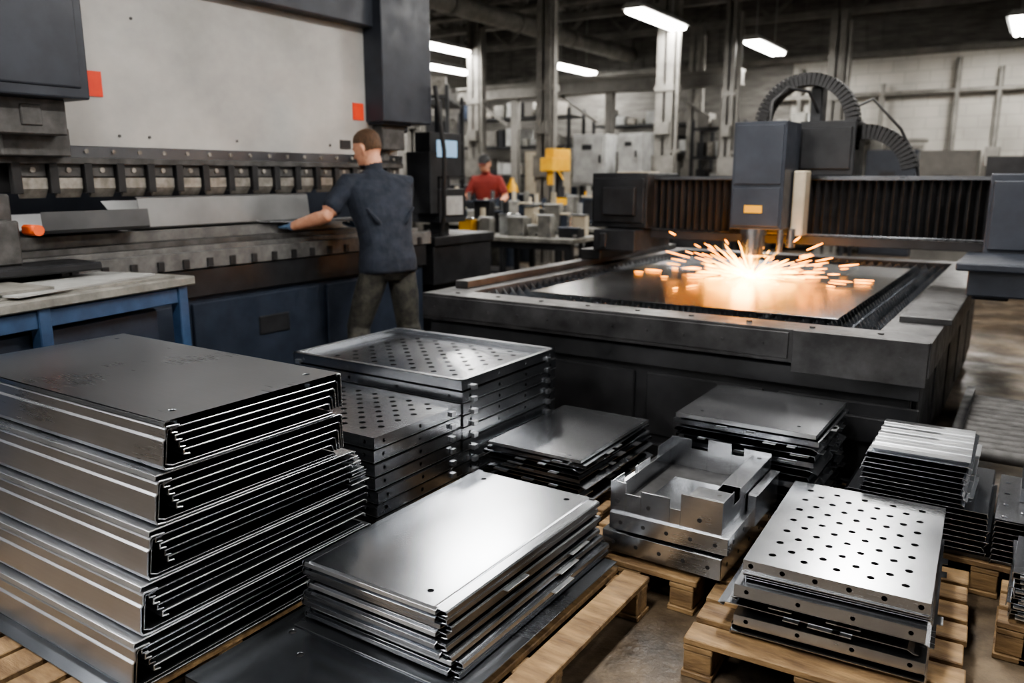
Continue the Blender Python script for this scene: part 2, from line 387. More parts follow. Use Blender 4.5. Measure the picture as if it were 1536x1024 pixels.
# ------------------------------------------------------------------ S1 : nested channel stack
m = MB(); X0, X1 = -3.2, -1.93; T = .0048
zt = .85; pitch = .144
for g in range(5):
    z = zt - g * pitch
    y0 = 1.225 - .040 * g; y1 = 1.885 if g < 2 else (1.93 if g == 2 else 1.985)
    a0, a1 = X0 - .008 * g, X1 + R(-.004, .004) + .006 * g
    yd = y0 - .016
    m.sheet([(y0 + .045, z - .020), (y0 + .006, z - .017), (y0, z - .024), (y0 - .002, z - .050), (y0 - .009, z - .056), (yd, z - .122), (yd + .006, z - .135), (yd + .03, z - .139),
             (y1 - .035, z - .139)], T, a0, a1, 'x', 1)
    m.sheet([(y0 + .040, z - .030), (y0 + .012, z - .027), (y0 + .008, z - .036), (yd + .012, z - .122), (yd + .03, z - .130), (y1 - .04, z - .130)], .003, a0, a1 - .004, 'x', 0)
    nj = 5
    for j in range(nj):
        zz = z - .002 - j * .0235; aa = a1 - .004 + R(-.004, .004)
        yl = y0 + .006 + .011 * j if j else y0 - .002
        yr = y1 - (.013 * j if g < 2 else .006 * j)
        low = (z - .120) if g < 2 else zz - .014
        low = max(low, z - .132)
        left = [(yl + .022, zz - .016), (yl + .003, zz - .013), (yl + .004, zz)] if j else [(yl, zz - .012), (yl + .004, zz)]
        if j == 0 and g == 0:
            m.sheet([(yl + .0, zz - .013), (yl + .003, zz - .002), (yl + .02, zz - .001)], T, a0, aa, 'x', 0)
            m.sheet([(yr - .02, zz - .001), (yr, zz - .003), (yr + .002, zz - .02), (yr + .002, low)], T, a0, aa, 'x', 2)
            def msk(i, k): return (i, k) in ((22, 1), (1, 11), (22, 11))
            m.perf((a0, yl + .004, zz + .0022), (1, 0, 0), (0, 1, 0), aa - a0, yr - yl - .006, 24, 13, .011, .01, msk, 3)
        else:
            m.sheet(left + [(yr - .010, zz), (yr - .002, zz - .004), (yr, zz - .012), (yr + .002, low)], T * .85, a0, aa, 'x', 0 if j % 2 else 2)
for k in range(12):
    z = .56 - .0125 * k - .012
    y1 = 1.93 + .006 * k + R(-.006, .006)
    if z > .43: m.box(X0, X1 + R(-.004, .010), 1.91, y1 + .015, z, z + .004, 2 if k % 2 else 0)
m.box(X0 + .03, X1 - .03, 1.0, 1.96, .13, .136, 0)
make('bent_channel_stack', m, [STEEL, STEELX, EDGE, metal('satin_steel_cover', (.32, .34, .375), (.42, .44, .475), .27, .33)], bevel=.0008)

# ------------------------------------------------------------------ S2 : nested lipped trays
m = MB()
zt, zb, n = .355, .158, 8
h = (zt - zb) / n
for i in range(n):
    z = zt - i * h; x0 = -1.775 + R(-.008, .008); x1 = -1.225 + R(-.008, .010) + (.012 * max(0, i - 3)); y0 = 1.545 + R(-.014, .012); y1 = 2.455 + R(-.012, .006)
    if i == 0: x0, x1, y0, y1 = -1.775, -1.225, 1.54, 2.46
    m.M = place(-1.49, 1.98, R(-.5, .5) if i else 0) @ Matrix.Translation((1.49, -1.98, 0))
    m.sheet([(x0 + .03, z - h * .92), (x0 + .003, z - h * .85), (x0, z - h * .35), (x0 + .006, z - .001), (x0 + .03, z - .001)], .0035, y0, y1, 'y', 0)
    m.sheet([(x1 - .045, z - .0012), (x1 - .04, z - .0065), (x1 - .004, z - .0072), (x1, z - .010), (x1 + .002, z - h * .8), (x1 - .02, z - h * .9)], .003, y0 + .01, y1 - .01, 'y', 0)
    m.sheet([(y0 + .012, z - .0015), (y0, z - .006), (y0 - .002, z - h * .62), (y0 + .02, z - h * .7)], .003, x0 + .012, x1 - .03, 'x', 2 if i % 3 == 0 else 0)
    m.sheet([(y1 - .012, z - .0015), (y1, z - .006), (y1, z - h * .7)], .0028, x0 + .01, x1 - .02, 'x', 0)
    if i == 0:
        m.perf((x0 + .02, y0 + .008, z), (1, 0, 0), (0, 1, 0), x1 - x0 - .062, y1 - y0 - .016, 12, 22, .0105, .01, lambda a, b: (a, b) in ((10, 1), (1, 20), (10, 20)), 0)
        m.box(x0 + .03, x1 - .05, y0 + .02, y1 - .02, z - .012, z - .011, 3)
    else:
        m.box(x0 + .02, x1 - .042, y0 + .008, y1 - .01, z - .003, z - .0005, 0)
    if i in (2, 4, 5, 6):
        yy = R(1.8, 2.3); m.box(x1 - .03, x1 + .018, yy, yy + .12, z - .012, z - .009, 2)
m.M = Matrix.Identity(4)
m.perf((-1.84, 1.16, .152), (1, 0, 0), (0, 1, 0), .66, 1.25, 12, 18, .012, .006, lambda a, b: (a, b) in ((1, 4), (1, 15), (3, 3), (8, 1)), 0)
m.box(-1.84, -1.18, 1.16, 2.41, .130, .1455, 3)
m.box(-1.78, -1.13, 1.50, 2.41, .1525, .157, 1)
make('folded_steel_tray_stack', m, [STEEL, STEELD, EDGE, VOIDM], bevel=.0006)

# ------------------------------------------------------------------ perforated trays
def perf_tray(m, sx, sy, z, hf, nhx, nhy, top=None, lip=.014, mi=0, ei=0, hr=.008, rimmed=False, vi=None):
    a, b = sx / 2, sy / 2; t = .002
    def fl(o, U, L, nn):
        m.perf(o, U, (0, 0, 1), L, hf, nn, 1, hr, .006, lambda i, j: (i % 2 == 0) if nn > 4 else i in (0, nn - 1) or nn < 3, mi, 12)
    fl((-a, -b, z - hf), (1, 0, 0), sx, nhx); fl((a, -b, z - hf), (0, 1, 0), sy, nhy)
    fl((a, b, z - hf), (-1, 0, 0), sx, nhx); fl((-a, b, z - hf), (0, -1, 0), sy, nhy)
    zi = z - .001 if rimmed else z - hf
    for (x0, x1, y0, y1) in ((-a, a, -b, -b + lip), (-a, a, b - lip, b), (-a, -a + lip, -b, b), (a - lip, a, -b, b)):
        m.box(x0, x1, y0, y1, zi - .002, zi + .0005, ei)
    if rimmed:
        for (x0, x1, y0, y1) in ((-a + .004, a - .004, -b + .002, -b + .004), (-a + .004, a - .004, b - .004, b - .002), (-a + .002, -a + .004, -b, b), (a - .004, a - .002, -b, b)):
            m.box(x0, x1, y0, y1, z - hf, z - .002, mi)
        zp = z - hf * .6
    else: zp = z
    if top:
        nu, nv, r, mk = top
        m.perf((-a, -b, zp), (1, 0, 0), (0, 1, 0), sx, sy, nu, nv, r, .004, mk, mi)
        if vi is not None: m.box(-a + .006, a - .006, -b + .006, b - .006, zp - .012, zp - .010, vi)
    else:
        m.box(-a, a, -b, b, zp - t, zp, mi)

# S3
m = MB(); zt = .36; CX, CY = -.405, 2.655
z = zt
m.M = place(CX, CY, 2.5)
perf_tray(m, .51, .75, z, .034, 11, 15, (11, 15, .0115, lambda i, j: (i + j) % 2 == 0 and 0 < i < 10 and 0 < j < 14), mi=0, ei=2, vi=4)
z -= .037
for k in range(3):
    m.M = place(CX + R(-.008, .012), CY + R(-.01, .01), 3 + R(-.8, .8))
    m.sheet([(-.25, z - .010), (-.253, z - .001), (.25, z - .001), (.256, z - .012)], .0025, -.38, .37, 'y', 0); z -= .009
for (dx, dy, rr, hh) in [(-.015, -.022, 2.0, .05), (.0, .0, 1.2, .022), (-.03, -.015, -1, .022), (-.01, -.03, 2.5, .045)]:
    m.M = place(CX + dx, CY + dy, 3 + rr * .35)
    if hh > .04:
        perf_tray(m, .52, .78, z, hh - .012, 7, 9, None, mi=0, ei=3, hr=.007)
    else:
        m.sheet([(-.27, z - .014), (-.285, z - .008), (-.262, z - .001), (.24, z - .001), (.256, z - .010), (.268, z - .010)], .0025, -.39, .39, 'y', 0)
        for q in range(3):
            yy = R(-.30, .3); m.box(.250, .250 + R(.02, .035), yy, yy + R(.03, .06), z - .012, z - .009, 0)
            xx = R(-.22, .15); m.box(xx, xx + R(.04, .1), -.41, -.39, z - .004, z - .001, 2)
    z -= hh
while z > .142:
    m.M = place(CX + R(-.015, .01), CY + R(-.02, .02), 3 + R(-1, 1))
    m.sheet([(-.275, z - .010), (-.275, z - .001), (.255, z - .001), (.260, z - .010)], .0025, -.40, .39, 'y', 0); z -= .0115
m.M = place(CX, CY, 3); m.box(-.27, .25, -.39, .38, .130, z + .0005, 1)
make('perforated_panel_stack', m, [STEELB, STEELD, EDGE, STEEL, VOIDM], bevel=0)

# S5 front
m = MB(); z = .56
for k in range(8):
    m.M = place(-2.305 + (R(-.006, .006) if k else 0), 2.335 + (R(-.006, .006) if k else 0), R(-.4, .4) if k else 0)
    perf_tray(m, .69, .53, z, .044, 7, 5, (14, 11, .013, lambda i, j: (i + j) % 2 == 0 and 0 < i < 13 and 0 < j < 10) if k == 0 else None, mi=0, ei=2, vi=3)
    z -= .0535
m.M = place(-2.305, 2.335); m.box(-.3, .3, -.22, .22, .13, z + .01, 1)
for k in range(8):
    m.box(.345, .357, .19, .215, .15 + .0535 * k, .17 + .0535 * k, 2)
make('perforated_tray_stack', m, [STEELB, STEELD, EDGE, VOIDM])
# S5 back (rimmed)
m = MB(); z = .65
for k in range(9):
    m.M = place(-2.51 + (R(-.006, .006) if k else 0), 3.045 + (R(-.006, .006) if k else 0), R(-.4, .4) if k else 0)
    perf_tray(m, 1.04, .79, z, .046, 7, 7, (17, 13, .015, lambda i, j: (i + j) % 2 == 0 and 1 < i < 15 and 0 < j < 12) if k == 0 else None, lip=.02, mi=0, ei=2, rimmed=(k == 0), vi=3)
    z -= .0545
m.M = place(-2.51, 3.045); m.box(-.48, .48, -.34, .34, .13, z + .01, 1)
for k in range(9):
    m.box(.52, .536, -.33, -.30, .16 + .0545 * k, .18 + .0545 * k, 2); m.box(.52, .535, .3, .33, .16 + .0545 * k, .18 + .0545 * k, 2)
    m.box(-.50, -.47, -.405, -.395, .16 + .0545 * k, .18 + .0545 * k, 2)
make('perforated_tray_stack', m, [STEELB, STEELD, EDGE, VOIDM])

# ------------------------------------------------------------------ loose plate piles
def plate_pile(name, cx, cy, sx, sy, z0, z1, n, rot=0, jit=.015, jr=1.5, holes=((1, 1), (8, 8)), top=0, hr=.008, wide=0.0):
    m = MB(); h = (z1 - z0) / n
    for i in range(n):
        z = z1 - i * h; w = wide * i
        m.M = place(cx + (R(-jit, jit) if i else 0), cy + (R(-jit, jit) if i else 0), rot + (R(-jr, jr) if i else 0))
        a, b = sx / 2 + (R(-.01, .015) + w if i else 0), sy / 2 + (R(-.01, .015) + w if i else 0)
        if i == 0:
            m.perf((-a, -b, z), (1, 0, 0), (0, 1, 0), 2 * a, 2 * b, 10, 10, hr, .006, lambda p, q: (p, q) in holes, top)
            for (x0, x1, y0, y1) in ((-a, a, -b, -b + .002), (-a, a, b - .002, b), (-a, -a + .002, -b, b), (a - .002, a, -b, b)):
                m.box(x0, x1, y0, y1, z - h * .6, z - .0003, 2)
        else:
            kind = i % 3
            if kind == 0: m.sheet([(-a, z - h * .6), (-a, z - .001), (a, z - .001), (a + .003, z - h * .6)], .0028, -b, b, 'y', 0)
            elif kind == 1: m.sheet([(-b, z - h * .7), (-b, z - .001), (b, z - .001), (b, z - h * .7)], .0028, -a, a, 'x', 0)
            else: m.sheet([(-a + .01, z - h * .8), (-a - .012, z - h * .6), (-a, z - .001), (a - .02, z - .001), (a + .014, z - h * .5)], .0028, -b, b, 'y', 0)
            for q in range(2):
                yy = R(-b, b - .08); m.box(a - .005, a + R(.01, .03), yy, yy + R(.03, .08), z - .004, z - .001, 2)
                xx = R(-a, a - .08); m.box(xx, xx + R(.03, .08), -b - R(.008, .025), -b + .004, z - .004, z - .001, 2)
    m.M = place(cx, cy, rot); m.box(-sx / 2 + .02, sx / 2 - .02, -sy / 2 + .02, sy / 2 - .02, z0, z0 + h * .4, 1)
    return make(name, m, [STEEL, STEELD, EDGE, STEELB])
plate_pile('sheet_metal_blank_stack', -1.70, 3.10, .46, .68, .13, .36, 11, 0, .012, 1.6, ((8, 0), (0, 8)), top=3)
plate_pile('sheet_metal_blank_stack', -.93, 3.43, .58, .56, .13, .51, 13, 0, .008, .8, ((1, 1), (8, 1), (8, 8)), top=3)

# S8
m = MB()
z = .5
for k in range(9):
    m.M = place(-.29 + R(-.008, .008), 3.385 + R(-.01, .01), R(-1.5, 1.5))
    if k == 0:
        for q in range(5):
            y = -.2 + q * .085
            m.sheet([(y, z - .012), (y + .004, z), (y + .035, z), (y + .04, z - .008), (y + .078, z - .008)], .002, -.165, .165, 'x', 2)
    else:
        m.sheet([(-.175, z - .014), (-.17, z - .001), (.165, z - .001), (.18, z - .008)], .003, -.22, .24, 'y', 3 if k % 3 == 0 else 0)
        m.box(.17, .195, R(-.2, 0), R(.05, .2), z - .01, z - .006, 2)
    z -= .0205
m.M = Matrix.Identity(4)
for k in range(8):
    z = .318 - k * .0215
    m.sheet([(-.52 - R(0, .02), z - .015), (-.515, z - .001), (-.05 + R(0, .02), z - .001), (-.04, z - .015)], .003, 3.17, 3.70, 'y', 0)
    m.sheet([(-.02, z - .035), (-.015, z - .02), (.44 + R(0, .02), z - .02), (.45, z - .035)], .003, 3.18, 3.71, 'y', 0)
m.perf((-.02, 3.18, .305), (1, 0, 0), (0, 1, 0), .46, .52, 8, 8, .010, .004, lambda i, j: (i + j) % 2 == 0, 3)
m.box(-.5, .42, 3.2, 3.68, .13, .145, 1)
m.box(.05, .2, 3.4, 3.68, .3065, .36, 0); m.box(.06, .19, 3.42, 3.66, .36, .385, 3)
make('bracket_stack', m, [STEEL, STEELD, EDGE, STEELB], bevel=.0006)
m = MB()
for k in range(9):
    z = .30 - k * .018; m.M = place(.13 + R(-.01, .01), 2.93 + R(-.01, .01), R(-2, 2))
    m.sheet([(-.08, z - .013), (-.078, z - .001), (-.02, z - .001), (-.015, z - .006), (.07, z - .006), (.085, z - .013)], .003, -.16, .15, 'y', 3 if k < 2 else 0)
    m.box(-.06, .03, -.175, -.158, z - .01, z - .005, 2)
m.M = Matrix.Identity(4); m.box(.07, .19, 2.8, 3.05, .13, .15, 1)
make('bracket_stack', m, [STEEL, STEELD, EDGE, STEELB])

# S4 : notched open box frames
def hframe(m, cx, cy, sx, sy, z, h, w, rot, holes=True, top=True):
    m.M = place(cx, cy, rot); a, b = sx / 2, sy / 2
    for (p0, p1, ax, sgn, L) in ((-b, 0, 'x', 1, a), (b, 0, 'x', -1, a)):
        m.sheet([(p0 + sgn * .016, z - h), (p0, z - h + .001), (p0, z), (p0 + sgn * w, z), (p0 + sgn * w, z - h * .75)], .0028, -L, L, ax, 0)
    for (p0, sgn, L) in ((-a, 1, b), (a, -1, b)):
        m.sheet([(p0 + sgn * .016, z - h), (p0, z - h + .001), (p0, z + .0005), (p0 + sgn * w, z + .0005), (p0 + sgn * w, z - h * .75)], .0028, -L + .004, L - .004, 'y', 0)
    if holes:
        for k in range(5):
            x = -a + (k + .5) * sx / 5; m.cyl((x, -b - .0022, z - h * .5), (x, -b + .004, z - h * .5), .0075, n=14, mi=1)
            y = -b + (k + .5) * sy / 5; m.cyl((a - .004, y, z - h * .5), (a + .0022, y, z - h * .5), .0075, n=14, mi=1)
m = MB()
m.M = place(-1.0, 2.80)
# open top frame: four thin upright walls with stepped cut-outs, black floor paints the shade inside
ZB = .298
def wall_x(y, segs):
    for (x0, x1, zt_) in segs: m.box(x0, x1, y, y + .004, ZB, zt_, 0)
def wall_y(x, segs):
    for (y0, y1, zt_) in segs: m.box(x, x + .004, y0, y1, ZB, zt_, 0)
wall_x(-.29, ((-.21, -.15, .415), (-.15, -.09, .375), (-.09, .02, .395), (.02, .06, .36), (.06, .21, .422)))
wall_x(.286, ((-.21, -.12, .425), (-.12, -.05, .385), (-.05, .05, .435), (.05, .10, .39), (.10, .21, .425)))
wall_y(-.21, ((-.286, -.18, .41), (-.18, -.08, .385), (-.08, .06, .40), (.06, .14, .37), (.14, .286, .42)))
wall_y(.206, ((-.286, -.17, .422), (-.17, -.10, .37), (-.10, .286, .410)))
wall_y(.140, ((-.15, .286, .410),)); m.box(.140, .21, -.10, .29, .410, .4135, 3)
m.box(.09, .21, -.29, -.20, .4225, .426, 3); m.box(.09, .094, -.286, -.20, .34, .4225, 0); m.box(.09, .21, -.204, -.20, .34, .4225, 0)
m.box(-.206, -.19, -.286, .286, .384, .387, 3)
m.cyl((.18, -.245, .426), (.18, -.245, .4268), .008, mi=1); m.cyl((.175, .24, .4135), (.175, .24, .4143), .008, mi=1)
for k in range(3): m.cyl((.2085, -.04 + k * .12, .36), (.2108, -.04 + k * .12, .36), .008, mi=1)
for x in (-.18, -.06, .13): m.cyl((x, -.2922, .34), (x, -.289, .34), .008, mi=1)
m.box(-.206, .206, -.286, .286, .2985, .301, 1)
m.box(-.13, .12, -.22, .14, .3015, .306, 3)
hframe(m, -.99, 2.80, .44, .60, .297, .06, .06, 1.0)
hframe(m, -1.0, 2.79, .45, .60, .225, .075, .10, -1)
m.M = place(-1.0, 2.80); m.box(-.18, .18, -.24, .24, .13, .15, 1); m.box(.214, .245, -.02, .28, .24, .36, 0); m.box(.214, .25, -.015, .275, .36, .364, 3)
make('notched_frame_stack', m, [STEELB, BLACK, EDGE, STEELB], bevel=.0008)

# ------------------------------------------------------------------ LASER CUTTER
LC = empty('laser_cutting_machine', (-1.74, 5.7, 0))
LX0, LX1, LY0, LY1, LZ = -3.15, -.33, 3.8, 7.7, .80
m = MB()
m.box(LX0, LX1, LY0, LY0 + .2, .64, LZ); m.box(LX0, LX0 + .24, LY0 + .2, LY1, .64, LZ); m.box(LX1 - .24, LX1, LY0 + .2, LY1, .64, LZ); m.box(LX0 + .24, LX1 - .24, LY1 - .2, LY1, .64, LZ)
m.box(LX0 + .015, LX1 - .6, LY0 - .008, LY0, .66, .785); m.box(LX1 - .58, LX1 - .01, LY0 - .014, LY0, .60, .80)
m.box(LX1 - .2, LX1 + .03, LY0 + .5, LY1 - .1, .80, .83); m.box(LX0 + .03, LX0 + .13, LY0 + .3, LY1 - .1, .80, .845)
for k in range(14): m.cyl((LX0 + .1 + k * .2, LY0 - .016, .72), (LX0 + .1 + k * .2, LY0, .72), .008, n=8)
for k in range(9): m.cyl((LX0 + .2 + k * .3, LY0 + .1, .80), (LX0 + .2 + k * .3, LY0 + .1, .806), .014, n=8)
make('bed_frame', m, [RIM], LC, bevel=.008, seg=2)
m = MB()
m.box(LX0 + .07, LX1 - .07, LY0 + .08, LY1 - .08, .0, .64)
m.box(LX0 + .03, LX1 - .03, LY0 + .04, LY0 + .08, .0, .10); m.box(LX0 + .03, LX1 - .03, LY0 + .04, LY0 + .08, .52, .62)
for k in range(4):
    x = LX0 + .1 + k * .69; m.box(x, x + .62, LY0 + .06, LY0 + .08, .14, .48)
for k in range(5):
    y = LY0 + .15 + k * .72; m.box(LX1 - .07, LX1 - .045, y, y + .62, .12, .55); m.box(LX0 + .045, LX0 + .07, y, y + .62, .12, .55)
m.box(LX1 - .8, LX1 - .12, LY0 + .03, LY0 + .08, .3, .42)
make('base', m, [DARK], LC, bevel=.006)
m = MB()
m.box(LX0 + .24, LX1 - .24, LY0 + .2, LY1 - .2, .641, .66, 1)
y = LY0 + .22
while y < LY1 - .24:
    x = LX0 + .25; k = 0
    pts = [(x, .66)]
    while x < LX1 - .25:
        pts.append((x, .725 if k % 2 == 0 else .791)); x += .034; k += 1
    pts.append((LX1 - .25, .66))
    m.prism(pts, y, y + .014, 'y'); y += .085
for x in (LX0 + .3, LX0 + .42, -2.2, -1.2, LX1 - .42, LX1 - .3): m.box(x, x + .012, LY0 + .2, LY1 - .2, .66, .75)
make('support_slats', m, [STEEL, BLACK], LC)
m = MB(); m.box(-2.63, -.80, 4.22, 6.9, .792, .799)
make('steel_sheet', m, [metal('hot_rolled_sheet', (.34, .35, .365), (.46, .47, .485), .20, .28)], LC, bevel=.001)
m = MB()
m.box(-2.66, -.2, 6.08, 6.42, 1.06, 1.50); m.box(-2.66, -.2, 6.0, 6.08, 1.02, 1.085)
m.box(-2.68, -.2, 5.99, 6.44, 1.475, 1.505, 1); m.box(-2.6, -.28, 5.985, 5.995, 1.09, 1.10, 1)
make('gantry_beam', m, [DARK, STEELD], LC, bevel=.005)
m = MB(); pts = []; x = -2.58; k = 0
while x < -.26:
    pts.append((x, 6.0 if k % 2 == 0 else 6.055)); x += .028; k += 1
m.sheet(pts, .004, 1.085, 1.475, 'z')
make('bellows_cover', m, [BLACK], LC)
m = MB()
m.box(-3.06, -2.58, 5.86, 6.5, 1.10, 1.53); m.box(-3.04, -2.6, 5.84, 5.86, 1.14, 1.49); m.box(-2.94, -2.66, 5.8, 5.84, 1.2, 1.42)
m.box(-2.96, -2.60, 5.7, 6.4, .93, 1.095); m.box(-3.10, -2.92, 5.75, 6.45, .846, .93)
m.box(-2.90, -2.84, 5.68, 5.70, .95, 1.07)
make('gantry_end_housing', m, [DARK], LC, bevel=.012, seg=2)
m = MB()
m.box(-.28, .55, 5.72, 6.5, 1.02, 1.52); m.box(-.26, .5, 5.70, 5.72, 1.06, 1.48)
m.box(-.30, .5, 5.0, 5.75, .86, 1.02); m.box(-.36, .45, 4.95, 5.7, 1.0, 1.045); m.box(-.28, -.1, 5.1, 6.3, .831, .86)
m.box(.12, .5, 5.1, 6.4, 0, .86)
make('gantry_drive_housing', m, [DARKB], LC, bevel=.012, seg=2)
m = MB()
m.box(-1.80, -1.45, 5.50, 5.86, 1.15, 1.86); m.box(-1.785, -1.465, 5.49, 5.50, 1.45, 1.84); m.box(-1.785, -1.465, 5.488, 5.50, 1.17, 1.43)
m.box(-1.72, -1.50, 5.86, 5.995, 1.1, 1.7)
make('cutting_head_housing', m, [DARKB], LC, bevel=.012, seg=2)
m = MB(); m.box(-1.70, -1.58, 5.484, 5.488, 1.26, 1.31); make('warning_label', m, [YELLOW], LC)
m = MB(); m.box(-1.44, -1.36, 5.70, 5.85, 1.10, 1.54)
make('head_side_cover', m, [CREAM], LC, bevel=.008)
m = MB(); hx, hy = -1.66, 5.60
for (za, zb_, ra, rb) in ((1.15, 1.11, .095, .095), (1.11, 1.04, .080, .080), (1.04, 1.025, .088, .088), (1.025, .97, .072, .072), (.97, .955, .078, .07), (.955, .90, .052, .045), (.90, .862, .038, .014)):
    m.cyl((hx, hy, za), (hx, hy, zb_), ra, rb, 24)
m.cyl((hx + .17, hy + .05, 1.15), (hx + .17, hy + .05, .99), .022); m.tube([(hx + .17, hy + .05, 1.0), (hx + .12, hy + .05, .96), (hx + .05, hy, .98)], .012, 10)
m.cyl((hx + .23, hy + .1, 1.15), (hx + .23, hy + .1, 1.02), .03)
make('cutting_nozzle', m, [STEELB], LC)
m = MB()
m.box(-1.50, -1.12, 6.0, 6.35, 1.505, 1.88); m.box(-1.48, -1.14, 5.985, 6.0, 1.55, 1.84); m.box(-1.46, -1.38, 6.1, 6.25, 1.88, 2.12)
m.box(-1.62, -1.50, 5.95, 6.3, 1.505, 1.8); m.cyl((-1.42, 6.17, 2.12), (-1.42, 6.17, 2.16), .03)
make('carriage_motor', m, [DARK], LC, bevel=.008)
m = MB()
def chain(cx, cz, r, a0, a1, y, w=.12, th=.055, st=5.5):
    a = a0
    while (a < a1) if a1 > a0 else (a > a1):
        t = math.radians(a); c = Vector((cx + r * math.cos(t), y, cz + r * math.sin(t)))
        tn = Vector((-math.sin(t), 0, math.cos(t))); rd = Vector((math.cos(t), 0, math.sin(t)))
        m.obox(c, tn * (r * math.radians(st) * .40), rd * th / 2, Vector((0, w / 2, 0)), 0)
        m.obox(c, tn * (r * math.radians(st) * .55), rd * th * .30, Vector((0, w * .42, 0)), 0)
        a += st if a1 > a0 else -st
chain(-1.47, 1.86, .31, 0, 181, 6.08, .14, .085)
for k in range(6): m.box(-1.20, -1.12, 6.01, 6.15, 1.86 - .03 * (k + 1) + .004, 1.86 - .03 * k); m.box(-1.82, -1.74, 6.01, 6.15, 1.86 - .03 * (k + 1) + .004, 1.86 - .03 * k)
chain(-1.10, 1.50, .31, 90, 8, 6.25, .16, .10)
m.tube([(-1.62, 5.7, 1.86), (-1.62, 5.72, 2.0), (-1.56, 5.85, 2.1), (-1.45, 6.0, 2.08), (-1.40, 6.1, 1.95)], .012, 8)
m.tube([(-1.2, 6.1, 1.95), (-1.05, 6.12, 2.02), (-.87, 6.2, 1.82), (-.76, 6.25, 1.6), (-.74, 6.25, 1.5)], .010, 8)
make('cable_drag_chain', m, [BLACK], LC)
m = MB()
m.box(-3.5, -3.22, 7.2, 7.6, 1.0, 1.55); m.box(-3.46, -3.26, 7.25, 7.55, 0, 1.0); m.box(-3.48, -3.24, 7.19, 7.2, 1.05, 1.5)
make('control_cabinet', m, [CREAM], LC, bevel=.01)

# sparks
SP = empty('cutting_sparks', (hx, hy, .80)); m = MB(); o = Vector((hx, hy, .812))
for k in range(300):
    an = R(0, 2 * math.pi); el = abs(random.gauss(0, .24)); L = min(abs(random.gauss(.06, .35)), .82)
    d = Vector((math.cos(an) * math.cos(el), math.sin(an) * math.cos(el), math.sin(el)))
    ln = R(.05, .15) * (1 if L > .12 else .8)
    p = o + d * L; p.z = max(p.z - .12 * L * L, .808)
    q = p + d * ln; q.z = max(q.z - .10 * ln, .808)
    w = R(.0026, .0046)
    m.tube([p, (p + q) / 2, q], [w * .5, w, w * .4], 6, 0 if L > .30 else (1 if L > .08 else 2))
for k in range(80):
    an = R(0, 2 * math.pi); el = abs(random.gauss(.0, .40)); d = Vector((math.cos(an) * math.cos(el), math.sin(an) * math.cos(el), math.sin(el)))
    p = o + d * .02; q = o + d * R(.12, .34); q.z = max(q.z, .808)
    m.tube([p, (p + q) / 2, q], [.0035, .0032, .001], 6, 1 if k % 4 else 2)
make('spark_streaks', m, [SPARK, SPARKY, SPARKW], SP)
m = MB(); m.rings([(hx, hy, .8, .035, .035), (hx, hy, .810, .04, .04), (hx, hy, .830, .024, .024), (hx, hy, .861, .012, .012)], 16); make('hot_spot', m, [SPARKW], SP)
l = bpy.data.lights.new('spark_glow', 'POINT'); l.energy = 6; l.color = (1, .38, .07); l.shadow_soft_size = .08
lo = bpy.data.objects.new('spark_glow', l); SC.collection.objects.link(lo); lo.parent = SP; lo.location = (0, -.16, .10)

m = MB()
for k in range(12): m.cyl((-.2, 3.95 + .09 * k, .30), (1.9, 3.95 + .09 * k, .30), .03, n=12)
m.box(-.24, -.2, 3.88, 5.0, .22, .36, 1); m.box(1.9, 1.94, 3.88, 5.0, .22, .36, 1)
for x in (-.23, .8, 1.87):
    for y in (3.92, 4.9): m.box(x, x + .05, y, y + .05, 0, .22, 1)
make('roller_conveyor', m, [GREASY, DARK])

# ------------------------------------------------------------------ PRESS BRAKE
PB = empty('press_brake', (-4.6, 3.4, 0))
m = MB(); m.box(-4.46, -4.30, 1.95, 4.93, 1.64, 2.98)
make('ram', m, [RAM], PB, bevel=.006)
m = MB()
for (y, z) in ((2.75, 2.35), (2.62, 1.72), (2.80, 1.72), (4.2, 1.72), (4.36, 1.72), (3.4, 1.72)):
    m.cyl((-4.302, y, z), (-4.294, y, z), .008, n=10)
make('ram_bolts', m, [GREASY], PB)
m = MB(); m.box(-4.75, -4.20, 1.62, 5.12, 2.56, 2.92); m.box(-4.72, -4.24, 1.66, 5.08, 2.92, 3.0)
m.box(-4.60, -4.12, 4.58, 5.14, 1.90, 2.88); m.box(-4.58, -4.15, 4.60, 4.93, 1.88, 1.90)
m.box(-4.45, -3.99, 1.80, 2.30, 1.87, 3.0); m.box(-4.02, -3.98, 1.84, 2.26, 1.92, 2.95)
make('cylinder_housing', m, [DARKB], PB, bevel=.015, seg=2)
m = MB(); m.box(-4.44, -4.08, 1.9, 2.22, 1.70, 1.87); m.box(-4.29, -4.18, 1.95, 2.28, 1.60, 1.74); m.box(-4.16, -4.07, 2.0, 2.1, 1.74, 1.84)
m.box(-4.44, -4.2, 4.65, 4.9, 1.7, 1.88); m.cyl((-4.3, 4.75, 1.62), (-4.3, 4.75, 1.72), .05)
make('cylinder_rod_block', m, [GREASY], PB, bevel=.006)
m = MB()
for y0 in (1.62, 5.03):
    pr = [(-5.9, 0), (-4.3, 0), (-4.3, 1.0), (-4.75, 1.08), (-4.95, 1.25), (-4.95, 1.55), (-4.75, 1.75), (-4.35, 1.85), (-4.35, 2.9), (-5.9, 2.9)]
    m.prism(pr, y0, y0 + .09, 'y')
m.box(-5.85, -5.6, 1.7, 5.05, .2, 2.8)
make('side_frame', m, [DARKB], PB, bevel=.008)
m = MB()
m.box(-4.44, -4.27, 1.9, 4.95, 1.585, 1.66, 3); m.box(-4.28, -4.262, 1.9, 4.95, 1.565, 1.60)
for k in range(20): y = 1.95 + k * .152; m.cyl((-4.27, y, 1.632), (-4.262, y, 1.632), .012, n=8, mi=1)
m.box(-4.44, -4.36, 1.95, 4.9, 1.42, 1.585, 2)
